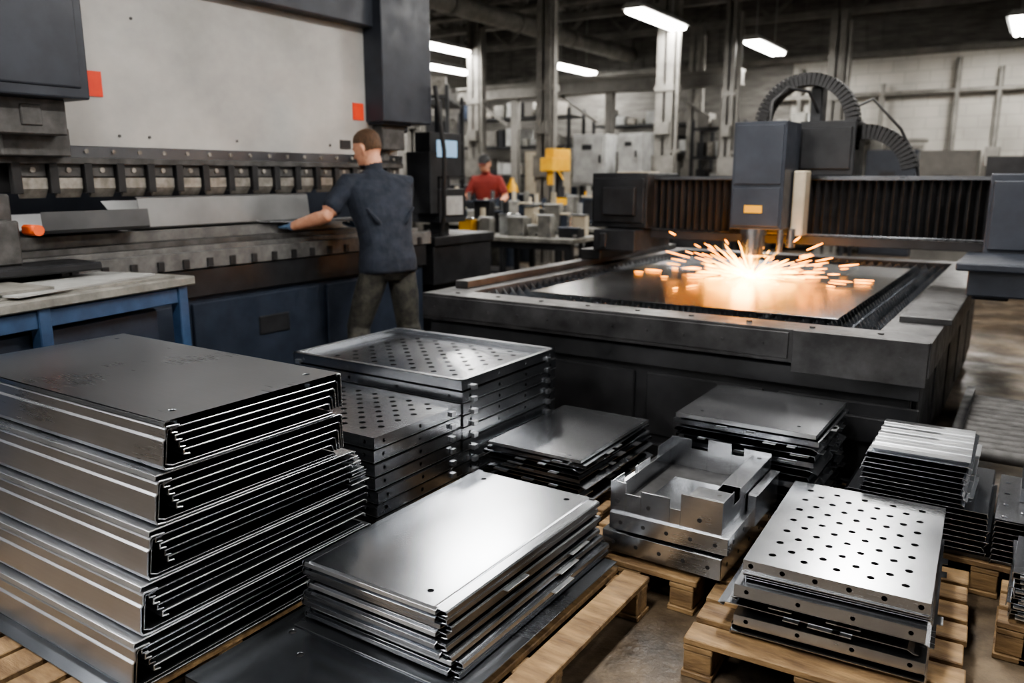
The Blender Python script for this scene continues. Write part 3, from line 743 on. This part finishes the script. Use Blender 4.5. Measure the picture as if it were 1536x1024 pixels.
for k in range(16):
    y = 2.02 + k * .182
    m.box(-4.30, -4.262, y, y + .045, 1.415, 1.575, 2); m.box(-4.36, -4.29, y + .05, y + .178, 1.50, 1.57, 0)
    m.prism([(-4.36, 1.495), (-4.285, 1.495), (-4.285, 1.44), (-4.325, 1.39)], y + .047, y + .180, 'y', 1)
    m.cyl((-4.29, y + .11, 1.535), (-4.282, y + .11, 1.535), .014, n=10, mi=1)
make('upper_punch_tooling', m, [GREASY, TOOL, BLACK, STEELD], PB, bevel=.003)
m = MB()
m.box(-4.48, -4.17, 1.8, 5.0, 1.06, 1.10, 1); m.box(-4.44, -4.20, 1.85, 4.95, 1.10, 1.135)
m.prism([(-4.40, 1.135), (-4.24, 1.135), (-4.24, 1.20), (-4.30, 1.20), (-4.32, 1.17), (-4.34, 1.20), (-4.40, 1.20)], 1.9, 4.9, 'y', 1)
m.box(-4.16, -4.12, 1.75, 5.1, .97, 1.07, 3)
for k in range(20): y = 1.85 + k * .162; m.box(-4.121, -4.108, y, y + .04, .975, 1.03, 2)
make('lower_die_rail', m, [GREASY, DIE, BLACK, DIE], PB, bevel=.003)
m = MB()
m.box(-4.55, -4.16, 1.71, 5.03, .06, 1.06, 0); m.box(-4.17, -4.13, 1.72, 5.05, .80, .965, 1)
for k in range(3):
    y = 1.8 + k * 1.08; m.box(-4.16, -4.14, y, y + 1.0, .16, .76, 0)
m.box(-4.14, -4.13, 3.35, 3.6, .50, .62, 1)
m.box(-4.6, -4.10, 1.71, 5.1, 0, .07, 1)
make('bed', m, [BLUE, DARK], PB, bevel=.006)
m = MB(); m.box(-4.62, -4.12, 5.13, 5.95, .62, .94); m.box(-4.66, -4.10, 5.13, 5.98, .94, 1.02); m.box(-4.5, -4.2, 5.2, 5.85, 0, .62)
m.box(-4.15, -3.86, 1.62, 2.2, 1.05, 1.09); m.box(-4.15, -4.05, 1.7, 2.1, .98, 1.05)
make('support_arm', m, [DARK], PB, bevel=.008)
WP = noisy('workpiece_steel', (.17, .173, .178), (.24, .243, .248), .35, .45, .6, (1, 1, 1), 2, 4)
m = MB(); m.sheet([(-4.62, 1.36), (-4.45, 1.225), (-4.245, 1.212), (-4.235, 1.222), (-4.255, 1.380), (-4.275, 1.388)], .003, 2.66, 3.92, 'y')
m.sheet([(-4.6, 1.30), (-4.4, 1.23), (-4.10, 1.225), (-4.09, 1.24), (-4.10, 1.33)], .003, 2.05, 2.62, 'y', 1)
make('bent_workpiece', m, [WP, noisy('dark_workpiece_steel', (.06, .062, .066), (.10, .102, .107), .35, .45, .5, (1, 1, 1), 2, 4)], PB)
m = MB(); m.box(-4.300, -4.293, 2.455, 2.545, 1.92, 2.05); m.box(-4.300, -4.293, 4.44, 4.55, 1.91, 2.03)
make('red_tag', m, [RED], PB)
m = MB(); m.box(-4.10, -3.99, 1.95, 1.99, 1.225, 1.275); m.cyl((-3.99, 1.97, 1.25), (-3.97, 1.97, 1.25), .026); make('stop_button', m, [ORANGE], PB, bevel=.01)
m = MB(); m.box(-4.13, -4.0, 1.75, 1.9, 1.09, 1.3); m.box(-4.35, -4.1, 1.68, 1.92, 1.18, 1.42); m.cyl((-4.1, 1.84, 1.3), (-4.1, 1.84, 1.5), .02); make('side_gauge', m, [GREASY], PB, bevel=.01)
m = MB(); m.bar((-4.3, 5.2, 2.1), (-4.3, 5.45, 2.1), .05, .05); m.bar((-4.3, 5.45, 2.12), (-4.3, 5.45, 1.78), .05, .05)
m.box(-4.42, -4.26, 5.28, 5.72, 1.50, 1.86); m.box(-4.5, -4.2, 5.32, 5.68, 1.12, 1.40); m.bar((-4.35, 5.5, 0), (-4.35, 5.5, 1.55), .12, .12); m.box(-4.45, -4.2, 5.2, 5.3, 1.2, 1.7)
m.box(-4.258, -4.25, 5.36, 5.64, 1.66, 1.80, 1); m.box(-4.19, -4.18, 5.38, 5.62, 1.18, 1.34, 2)
make('control_console', m, [DARK, SCREEN, GREYB], PB, bevel=.006)
m = MB(); m.box(-4.43, -4.29, 4.30, 4.40, 1.70, 1.76); m.tube([(-4.1, 5.16, 2.2), (-4.05, 5.2, 1.7), (-4.1, 5.25, 1.2), (-4.2, 5.3, .9)], .018, 8)
make('hose', m, [BLACK], PB)

# side bench
TB = empty('side_bench', (-3.70, 1.7, 0)); TM = place(-3.70, 1.74, 11)
m = MB(); m.M = TM; m.box(-.23, .23, -.92, .78, .955, 1.0)
make('top', m, [BOARD], TB, bevel=.006)
m = MB(); m.M = TM
for (x, y) in ((-.21, -.88), (.15, -.88), (-.21, .68), (.15, .68), (.15, -.1)): m.box(x, x + .06, y, y + .06, 0, .955)
m.box(-.2, .2, .70, .73, .2, .26); m.box(.17, .2, -.85, .7, .22, .27); m.box(.17, .2, -.85, .7, .87, .945)
make('frame', m, [BLUEL], TB, bevel=.004)
m = MB(); m.M = TM @ place(0, .15, -5)
m.box(-.21, .17, -.7, .52, 1.0005, 1.012, 0); m.M = TM @ place(-.02, .2, 7); m.box(-.16, .18, -.4, .42, 1.013, 1.021, 1); m.M = TM @ place(-.02, -.25, -6); m.box(-.2, .14, -.5, .3, 1.022, 1.033, 0)
make('loose_sheets', m, [BOARD, GREYB], TB)
m = MB(); m.M = TM; m.box(-.18, .14, -.8, .6, .3, .85)
make('parts_bin', m, [BLUE], TB, bevel=.01)

# ------------------------------------------------------------------ PEOPLE
def hand(m, tags, wrist, d, pn, thumb_side, curl=.5, sc=1.0, tg='glove'):
    W = Vector(wrist); d = Vector(d).normalized(); pn = Vector(pn); pn = (pn - d * pn.dot(d)).normalized(); s = d.cross(pn).normalized() * thumb_side
    vs = []; n = 12
    prof = [(0, .026, .020), (.02, .032, .019), (.05, .041, .017), (.08, .043, .015), (.095, .038, .011)]
    for (l, a, b) in prof:
        for k in range(n):
            t = 2 * math.pi * k / n; vs.append(W + d * l * sc + s * a * math.cos(t) * sc + pn * b * math.sin(t) * sc)
    fs = [(i * n + k, i * n + (k + 1) % n, (i + 1) * n + (k + 1) % n, (i + 1) * n + k) for i in range(len(prof) - 1) for k in range(n)]
    fs += [tuple(range(n)), tuple(range((len(prof) - 1) * n, len(prof) * n))]
    m.add(vs, fs, 0, True); tags.append((W, W + d * .09 * sc, .045, tg))
    for q, (off, L) in enumerate(((.031, .072), (.011, .080), (-.011, .074), (-.031, .058))):
        p = W + d * .075 * sc + s * off * sc; pts = [p.copy()]; ang = 0
        dd = (d + s * off * 1.2).normalized()
        for seg, fr in enumerate((.28, .44, .32, .26)):
            if seg: ang += curl * (.55 + .1 * q)
            p = p + (dd * math.cos(ang) + pn * math.sin(ang)) * L * fr * sc * 1.05; pts.append(p.copy())
        m.tubec(pts, [.0100 * sc, .0098 * sc, .0092 * sc, .0085 * sc, .0072 * sc], 10)
        tags.append((pts[0], pts[-1], .012, tg)); tags.append((pts[0], pts[2], .012, tg))
    p = W + d * .022 * sc + s * .022 * sc
    pts = [p, p + (d * .5 + s * .75 + pn * .2) * .034 * sc]; pts.append(pts[-1] + (d * .8 + s * .35 + pn * .45).normalized() * .032 * sc); pts.append(pts[-1] + (d * .9 - s * .0 + pn * .5).normalized() * .026 * sc)
    m.tubec(pts, [.014 * sc, .012 * sc, .0105 * sc, .0085 * sc], 10); tags.append((pts[0], pts[-1], .014, tg))

def person(name, pos, yaw, armL, armR, legL, legR, lean=.06, headyaw=0, headpitch=0, shirt=None, voxel=.007, cap=None, gl='glove', curl=.5, bw=1.0):
    m = MB(); tags = []; V = Vector
    ly = lean
    m.rings([(0, -.005, .82, .10, .09), (0, -.005, .87, .165, .12), (0, -.005, .94, .175, .128), (0, 0, 1.02, .165, .118), (0, .0, 1.06, .155, .11)], 28)
    m.rings([(0, -.002, .875, .170 * bw, .130), (0, -.002, .89, .178 * bw, .142), (0, .0, .97, .172 * bw, .140), (0, ly * .1, 1.06, .160 * bw, .128), (0, ly * .25, 1.15, .166 * bw, .128), (0, ly * .45, 1.25, .188 * bw, .136),
             (0, ly * .65, 1.35, .207 * bw, .138), (0, ly * .8, 1.43, .212 * bw, .126), (0, ly * .9, 1.485, .178 * bw, .100), (0, ly, 1.52, .115, .078), (0, ly * 1.1, 1.545, .066, .066)], 28)
    for (x0, z0, x1, z1, yy) in ((-.13, 1.02, .10, 1.08, -.112), (-.10, 1.10, .13, 1.04, -.108), (-.17, 1.30, -.05, 1.16, -.095), (.17, 1.30, .05, 1.15, -.095), (-.12, .96, .14, .99, -.122)):
        m.tubec([(x0, yy + ly * .2 + .01, z0), ((x0 + x1) / 2, yy + ly * .2 - .006, (z0 + z1) / 2 - .01), (x1, yy + ly * .2 + .01, z1)], [.010, .017, .010], 10)
    tags += [(V((0, 0, .91)), V((0, ly * .4, 1.25)), .17, 'shirt'), (V((0, ly * .4, 1.25)), V((0, ly * .95, 1.48)), .17, 'shirt'), (V((-.1, 0, .95)), V((-.1, ly * .8, 1.45)), .1, 'shirt'), (V((.1, 0, .95)), V((.1, ly * .8, 1.45)), .1, 'shirt')]
    nb = V((0, ly * 1.0, 1.50)); hb = V((0, ly * 1.0 + .035, 1.625))
    m.tubec([nb, hb], [.062, .056], 18); tags.append((V((0, ly + .012, 1.555)), hb, .06, 'skin'))
    for L, sg in ((legL, -1), (legR, 1)):
        hip = V((sg * .09, -.0, .90)); kn = V(L[0]); an = V(L[1]); mid = (hip + kn) / 2 + V((sg * .006, -.004, 0)); cf = kn.lerp(an, .35) + V((0, -.014, 0))
        m.tubec([hip, mid, kn, cf, kn.lerp(an, .8), an], [.100, .094, .078, .076, .068, .066], 20)
        tags += [(hip, kn, .09, 'pants'), (kn, an, .065, 'pants')]
        f = (an - V((0, 0, an.z))); toe = f + V((sg * .02, .17, .038)); heel = f + V((0, -.05, .042))
        m.tubec([an + V((0, 0, -.0)), f + V((0, -.01, .06))], [.05, .048], 14)
        m.tubec([heel, f + V((0, .04, .05)), f + V((sg * .012, .11, .045)), toe], [.040, .046, .043, .036], 14)
        tags.append((heel, toe, .05, 'boot'))
    tags.append((V((-.08, 0, .90)), V((.08, 0, .90)), .06, 'pants'))
    for A, sg, ts in ((armL, -1, 1), (armR, 1, -1)):
        sh = V((sg * .187 * bw, ly * .85, 1.455)); el = V(A[0]); wr = V(A[1]); hd = V(A[2]); pn = V(A[3])
        sl = sh.lerp(el, .74)
        m.tubec([V((sg * .11, ly * .85, 1.45)), sh, sh.lerp(el, .3), sh.lerp(el, .55), sl], [.074, .072, .066, .064, .066], 18)
        m.tubec([sh.lerp(el, .5), sh.lerp(el, .85), el, el.lerp(wr, .25), el.lerp(wr, .7), wr, wr + hd.normalized() * .02], [.045, .044, .045, .046, .037, .030, .028], 16)
        cut = sh.lerp(el, .80)
        tags += [(V((sg * .12, ly * .85, 1.45)), sh.lerp(el, .62), .066, 'shirt'), (cut, el, .047, 'skin'), (el, wr, .044, 'skin'), (el.lerp(wr, .94), wr, .034, gl)]
        hand(m, tags, wr, hd, pn, A[4], curl=curl, tg=gl)
    HM = Matrix.Translation((0, ly * 1.0 + .045, 1.575)) @ Matrix.Rotation(headyaw, 4, 'Z') @ Matrix.Rotation(-headpitch, 4, 'X')
    old = m.M; m.M = HM
    m.rings([(0, .050, -.004, .022, .022), (0, .040, .004, .040, .044), (0, .024, .022, .054, .066), (0, .012, .050, .063, .080), (0, .006, .080, .069, .088), (0, .0, .115, .0745, .094), (0, -.004, .150, .0755, .096),
             (0, -.006, .180, .070, .090), (0, -.008, .208, .054, .070), (0, -.008, .226, .030, .042), (0, -.008, .232, .012, .018)], 28)
    m.tubec([(0, .088, .125), (0, .102, .100), (0, .112, .083)], [.008, .010, .013], 10)
    m.tubec([(-.022, .084, .052), (0, .090, .053), (.022, .084, .052)], [.006, .0075, .006], 8)
    m.tubec([(-.024, .084, .045), (0, .089, .044), (.024, .084, .045)], [.006, .008, .006], 8)
    m.tubec([(-.045, .078, .132), (0, .088, .130), (.045, .078, .132)], [.010, .010, .010], 8)
    for sg in (-1, 1):
        m.tubec([(sg * .073, .0, .075), (sg * .082, -.010, .090), (sg * .088, -.018, .112), (sg * .082, -.004, .130)], [.009, .011, .012, .009], 10)
    m.rings([(0, -.030, .085, .060, .060), (0, -.024, .10, .071, .074), (0, -.020, .120, .0765, .083), (0, -.014, .150, .0785, .090), (0, -.010, .185, .0755, .092), (0, -.008, .215, .060, .076), (0, -.008, .236, .034, .047), (0, -.008, .242, .014, .02)], 28)
    if cap:
        m.rings([(0, .0, .165, .088, .108), (0, .0, .2, .086, .104), (0, -.004, .235, .066, .078), (0, -.006, .255, .03, .035)], 24); m.box(-.06, .06, .08, .17, .165, .175)
    m.M = old
    HI = HM.inverted()
    me = bpy.data.meshes.new('tmp'); me.from_pydata(m.v, [], m.f)
    bm = bmesh.new(); bm.from_mesh(me); bmesh.ops.recalc_face_normals(bm, faces=bm.faces); bm.to_mesh(me); bm.free()
    ob = bpy.data.objects.new('tmp', me); SC.collection.objects.link(ob)
    rm = ob.modifiers.new('r', 'REMESH'); rm.mode = 'VOXEL'; rm.voxel_size = voxel; rm.use_smooth_shade = True
    sm = ob.modifiers.new('s', 'SMOOTH'); sm.factor = .5; sm.iterations = 3
    dg = bpy.context.evaluated_depsgraph_get(); dg.update()
    nm = bpy.data.meshes.new_from_object(ob.evaluated_get(dg)); bpy.data.objects.remove(ob)
    order = ['skin', 'shirt', 'pants', 'boot', 'glove', 'hair', 'cap']
    nm.materials.clear()
    for mt in (SKIN, shirt or SHIRT, PANTS, BOOT, GLOVE, HAIR, cap or BLACK): nm.materials.append(mt)
    pre = [(p0, (p1 - p0), max((p1 - p0).length_squared, 1e-9), r, order.index(t)) for p0, p1, r, t in tags]
    for p in nm.polygons:
        c = p.center; p.use_smooth = True
        h = HI @ c
        if h.z > .0 and abs(h.x) < .11 and abs(h.y) < .15 and c.z > 1.575:
            ear = abs(h.x) > .0775 and .07 < h.z < .135 and h.y > -.035
            back = h.y < -.020 and h.z > .088
            top_ = h.z > .165 - max(0, (.05 - h.y)) * .28
            if cap and h.z > .162: p.material_index = 6
            elif (back or (top_ and h.z > .135)) and not ear: p.material_index = 5
            else: p.material_index = 0
            continue
        best = 9; bi = 0
        for p0, dv, l2, r, ti in pre:
            t = max(0, min(1, (c - p0).dot(dv) / l2)); q = (c - (p0 + dv * t)).length / r
            if q < best: best = q; bi = ti
        if bi == 2 and c.z > .875 and abs(c.x) < .22: bi = 1
        if bi == 1 and c.z < .875: bi = 2
        p.material_index = bi
    nm.name = name
    E = empty(name, (pos[0], pos[1], 0)); E.rotation_euler = (0, 0, yaw)
    b = bpy.data.objects.new('body', nm); SC.collection.objects.link(b); b.parent = E
    m2 = MB(); m2.M = HM
    for sg in (-1, 1):
        for (r, y, mi) in ((.012, .078, 0), (.0065, .0845, 1)):
            m2.rings([(sg * .031, y, .112 - r * .9, r * .4, r * .4), (sg * .031, y, .112 - r * .5, r * .85, r * .85), (sg * .031, y, .112, r, r), (sg * .031, y, .112 + r * .5, r * .85, r * .85), (sg * .031, y, .112 + r * .9, r * .4, r * .4)], 12, mi)
        m2.tube([(sg * .015, .096, .133), (sg * .032, .093, .138), (sg * .048, .082, .134)], .004, 6, 2)
    me2 = bpy.data.meshes.new('eyes'); me2.from_pydata(m2.v, [], m2.f)
    for mt in (WHITE, BLACK, HAIR): me2.materials.append(mt)
    me2.polygons.foreach_set('material_index', m2.m)
    e2 = bpy.data.objects.new('eyes', me2); SC.collection.objects.link(e2); e2.parent = E
    return E

MP = (-3.64, 4.04)
op = person('machine_operator', MP, math.radians(70),
       ((-.385, .10, 1.250), (-.52, .33, 1.180), (-.25, .95, -.10), (0, .0, 1), 1),
       ((.21, .18, 1.20), (.04, .39, 1.165), (-.5, .8, -.05), (0, 0, 1), -1),
       ((-.18, .11, .50), (-.25, .02, .10)), ((.14, .0, .50), (.19, -.10, .10)), lean=.14, headyaw=math.radians(30), headpitch=math.radians(16), curl=.32, bw=1.14)
mm = MB(); mm.sheet([(-.86, 1.268), (-.72, 1.214), (-.46, 1.205), (-.2, 1.205), (.06, 1.203)], .004, .36, .56, 'y')
me = bpy.data.meshes.new('held_sheet'); me.from_pydata(mm.v, [], mm.f); me.materials.append(EDGE)
ob = bpy.data.objects.new('held_sheet', me); SC.collection.objects.link(ob); ob.parent = op

person('bench_worker', (-7.0, 10.05), math.radians(200),
       ((-.30, .12, 1.2), (-.22, .36, 1.08), (.2, .9, -.2), (0, 0, -1), -1), ((.30, .12, 1.2), (.22, .36, 1.08), (-.2, .9, -.2), (0, 0, -1), 1),
       ((-.11, .03, .50), (-.12, -.02, .10)), ((.11, .01, .50), (.12, -.04, .10)), lean=.12, headpitch=math.radians(22), shirt=REDC, voxel=.011, gl='skin', cap=BLACK)

# ------------------------------------------------------------------ background furniture
def bench(x, y, L, W, h, rot=0, stuff=6):
    e = empty('workbench', (x, y, 0)); m = MB(); m.M = place(x, y, rot)
    m.box(-L / 2, L / 2, -W / 2, W / 2, h - .05, h); make('top', m, [BOARD], e, bevel=.005)
    m = MB(); m.M = place(x, y, rot)
    for sx in (-1, 1):
        for sy in (-1, 1): m.box(sx * (L / 2 - .06) - .03, sx * (L / 2 - .06) + .03, sy * (W / 2 - .06) - .03, sy * (W / 2 - .06) + .03, 0, h - .05)
    m.box(-L / 2 + .05, L / 2 - .05, -W / 2 + .05, W / 2 - .05, .2, .23); m.box(-L / 2 + .05, L / 2 - .05, -W / 2 + .04, -W / 2 + .07, h - .12, h - .05)
    make('frame', m, [DARK], e)
    m = MB(); m.M = place(x, y, rot)
    for row in (0, 1):
        xx = -L / 2 + .06
        for k in range(stuff):
            w = R(.06, .22); hh = R(.04, .22) + .16 * row; yy = R(-W / 2 + .04, -.08) + row * W * .45; mi = random.choice((0, 1, 2, 3, 4, 5, 0, 1, 1, 4, 6))
            if xx + w > L / 2 - .02: break
            m.box(xx, xx + w, yy, yy + R(.08, .2), h, h + hh, mi); m.box(xx - .008, xx + w + .008, yy - .008, yy + .08, h + hh, h + hh + .02, (mi + 2) % 6)
            if k % 2: m.cyl((xx + w / 2, yy + .05, h + hh + .02), (xx + w / 2, yy + .05, h + hh + .14), .03, mi=(mi + 1) % 6)
            m.bar((xx, yy + .1, h + .01), (xx + w, yy - .02, h + .03), .02, .02, 2)
            xx += w + R(.01, .06)
    make('tools', m, [GREYB, DARK, STEELB, BLUE, BOARD, CREAM, YELLOW], e, bevel=.004)
bench(-4.7, 7.4, 1.5, .7, .88, 5, 8); bench(-5.0, 8.95, 1.7, .8, .9, -3, 11); bench(-6.6, 9.25, 1.5, .7, .9, 10, 9)
bench(-5.2, 11.1, 1.8, .8, .9, 0, 12); bench(-3.4, 13.1, 2.0, .8, .9, 0, 11); bench(-7.4, 13.6, 1.4, .7, .9, 0, 8)

def rack(x, y, L, W, H, rot, n):
    m = MB(); m.M = place(x, y, rot)
    for sx in (-1, 1):
        for sy in (-1, 1): m.box(sx * L / 2 - .03, sx * L / 2 + .03, sy * W / 2 - .03, sy * W / 2 + .03, 0, H, 0)
    for k in range(n):
        z = .2 + (H - .4) * k / (n - 1); m.box(-L / 2, L / 2, -W / 2, W / 2, z, z + .05, 0); xx = -L / 2 + .08
        while xx < L / 2 - .35:
            w = R(.12, .32); hh = R(.12, .40); mi = random.choice((1, 2, 3, 4, 1, 4, 5, 0, 2)); m.box(xx, xx + w, -W / 2 + .05, W / 2 - .06, z + .05, z + .05 + hh, mi)
            m.box(xx + .02, xx + w - .02, -W / 2 + .04, -W / 2 + .05, z + .08, z + .02 + hh, mi); xx += w + R(.02, .08)
    make('storage_rack', m, [DARK, GREYB, BOARD, BLUE, BEAM, TOOL])
rack(-8.7, 11.0, 2.0, .6, 2.9, -60, 5); rack(-10.5, 16.4, 3.0, .7, 3.0, 0, 5); rack(-7.6, 17.4, 2.6, .7, 2.8, 0, 5); rack(-9.2, 8.2, 1.8, .6, 2.6, -70, 4)
rack(-4.0, 17.3, 1.6, .6, 2.6, 0, 5); rack(-6.7, 5.9, 1.6, .5, 2.35, 60, 5); rack(-5.55, 16.0, .9, .5, 2.6, 0, 5)

def cabinet(x, y, w, d, h, z0, mat, rot=0):
    m = MB(); m.M = place(x, y, rot); m.box(-w / 2, w / 2, -d / 2, d / 2, z0, z0 + h, 0); m.box(-w / 2 + .03, w / 2 - .03, -d / 2 - .02, -d / 2, z0 + .04, z0 + h - .04, 0)
    m.box(w / 2 - .1, w / 2 - .07, -d / 2 - .05, -d / 2 - .02, z0 + h * .45, z0 + h * .6, 1)
    m.box(-w * .2, w * .1, -d / 2 - .024, -d / 2 - .02, z0 + h * .7, z0 + h * .8, 1)
    if z0 > 0: m.box(-w / 2 + .05, -w / 2 + .11, -.03, .03, 0, z0, 1); m.box(w / 2 - .11, w / 2 - .05, -.03, .03, 0, z0, 1)
    make('electrical_cabinet', m, [mat, DARK], bevel=.008)
cabinet(-6.5, 12.5, .62, .4, .85, 1.35, GREYB); cabinet(-5.75, 12.5, .42, .4, .7, 1.5, GREYB); cabinet(-6.4, 14.3, .6, .5, 2.3, 0, GREYB)
cabinet(-4.55, 12.1, .45, .45, 1.5, 0, GREYB); cabinet(-8.6, 14.5, .8, .5, 2.0, 0, CREAM); cabinet(-2.5, 17.2, .9, .5, 2.0, 0, DARKB); cabinet(-3.75, 10.2, .5, .5, 1.45, 0, DARK)
cabinet(-1.3, 14.6, .8, .6, 1.9, 0, BEAM); cabinet(-.2, 12.2, .9, .6, 1.75, 0, DARK)

e = empty('drill_press', (-6.35, 10.9, 0))
m = MB(); m.box(-6.6, -6.1, 10.6, 11.2, 0, .08); m.cyl((-6.35, 11.05, .08), (-6.35, 11.05, 1.95), .06); m.box(-6.58, -6.12, 10.65, 11.0, .95, 1.0); m.cyl((-6.35, 10.78, 1.35), (-6.35, 10.78, 1.15), .02)
make('column_and_table', m, [DARK], e, bevel=.004)
m = MB(); m.box(-6.46, -6.24, 10.65, 11.2, 1.58, 1.78); m.box(-6.43, -6.27, 10.75, 11.25, 1.78, 1.92); m.cyl((-6.35, 10.78, 1.58), (-6.35, 10.78, 1.38), .05)
m.bar((-6.24, 10.8, 1.6), (-6.1, 10.75, 1.45), .02, .02)
make('head', m, [YELLOW], e, bevel=.02, seg=2)
m = MB(); m.box(-5.3, -4.9, 16.7, 17.0, 0, 1.5, 0); m.box(-5.3, -4.9, 16.6, 16.95, 1.75, 1.95, 1); m.box(-5.2, -5.0, 16.75, 16.95, 1.5, 1.75, 0); m.box(-5.25, -4.95, 16.66, 16.7, .6, 1.3, 2)
make('milling_machine', m, [DARK, ORANGE, GREYB], bevel=.01)
m = MB(); m.box(-9.4, -7.6, 12.2, 12.7, .0, .75, 0); m.box(-9.4, -7.6, 12.25, 12.65, .75, .9, 1); m.box(-9.4, -8.8, 12.15, 12.75, .75, 1.35, 0); m.cyl((-8.8, 12.45, 1.12), (-8.65, 12.45, 1.12), .14, mi=2)
m.box(-8.0, -7.75, 12.3, 12.6, .9, 1.2, 0); m.cyl((-8.15, 12.45, 1.12), (-8.0, 12.45, 1.12), .05, mi=2); m.box(-8.5, -8.25, 12.1, 12.7, .9, 1.0, 2)
make('metal_lathe', m, [DARKB, STEELD, TOOL], bevel=.008)
m = MB()
for k in range(3):
    x = -7.95 + .26 * k; m.cyl((x, 11.35, 0), (x, 11.35, 1.25), .11); m.tube([(x, 11.35, 1.25), (x, 11.35, 1.35), (x, 11.35, 1.42), (x, 11.35, 1.48)], [.11, .085, .04, .03], 14, 1)
make('gas_cylinder_group', m, [BLUE, YELLOW])
for (x, y, w, h, mt) in ((-5.9, 7.9, .5, .55, BLUE), (-3.75, 9.2, .45, .5, BOARD), (-7.6, 7.3, .7, .7, BOARD), (-6.4, 8.2, .5, .4, DARK)):
    m = MB(); t = .02
    m.box(x - w / 2, x + w / 2, y - w / 2, y - w / 2 + t, .03, h); m.box(x - w / 2, x + w / 2, y + w / 2 - t, y + w / 2, .03, h); m.box(x - w / 2, x - w / 2 + t, y - w / 2, y + w / 2, .03, h); m.box(x + w / 2 - t, x + w / 2, y - w / 2, y + w / 2, .03, h)
    m.box(x - w / 2, x + w / 2, y - w / 2, y + w / 2, 0, .03); m.box(x - w / 2 + .03, x + w / 2 - .03, y - w / 2 + .03, y + w / 2 - .03, .03, h * .8)
    for z in (.15, h - .08): m.box(x - w / 2 - .012, x + w / 2 + .012, y - w / 2 - .012, y - w / 2, z, z + .04); m.box(x + w / 2, x + w / 2 + .012, y - w / 2, y + w / 2, z, z + .04)
    make('parts_crate', m, [mt], bevel=.003)

# ------------------------------------------------------------------ world + camera
w = bpy.data.worlds.new('world'); SC.world = w; w.use_nodes = True
w.node_tree.nodes['Background'].inputs[0].default_value = (.55, .6, .7, 1); w.node_tree.nodes['Background'].inputs[1].default_value = .3
cam = bpy.data.cameras.new('camera'); co = bpy.data.objects.new('camera', cam); SC.collection.objects.link(co)
cam.lens = 28.125; cam.sensor_width = 36; cam.clip_end = 100
co.location = (0, 0, 1.5); co.rotation_euler = (math.radians(90 - 11.63), 0, math.radians(33.2))
cam.dof.use_dof = True; cam.dof.focus_distance = 2.6; cam.dof.aperture_fstop = 2.0
SC.camera = co
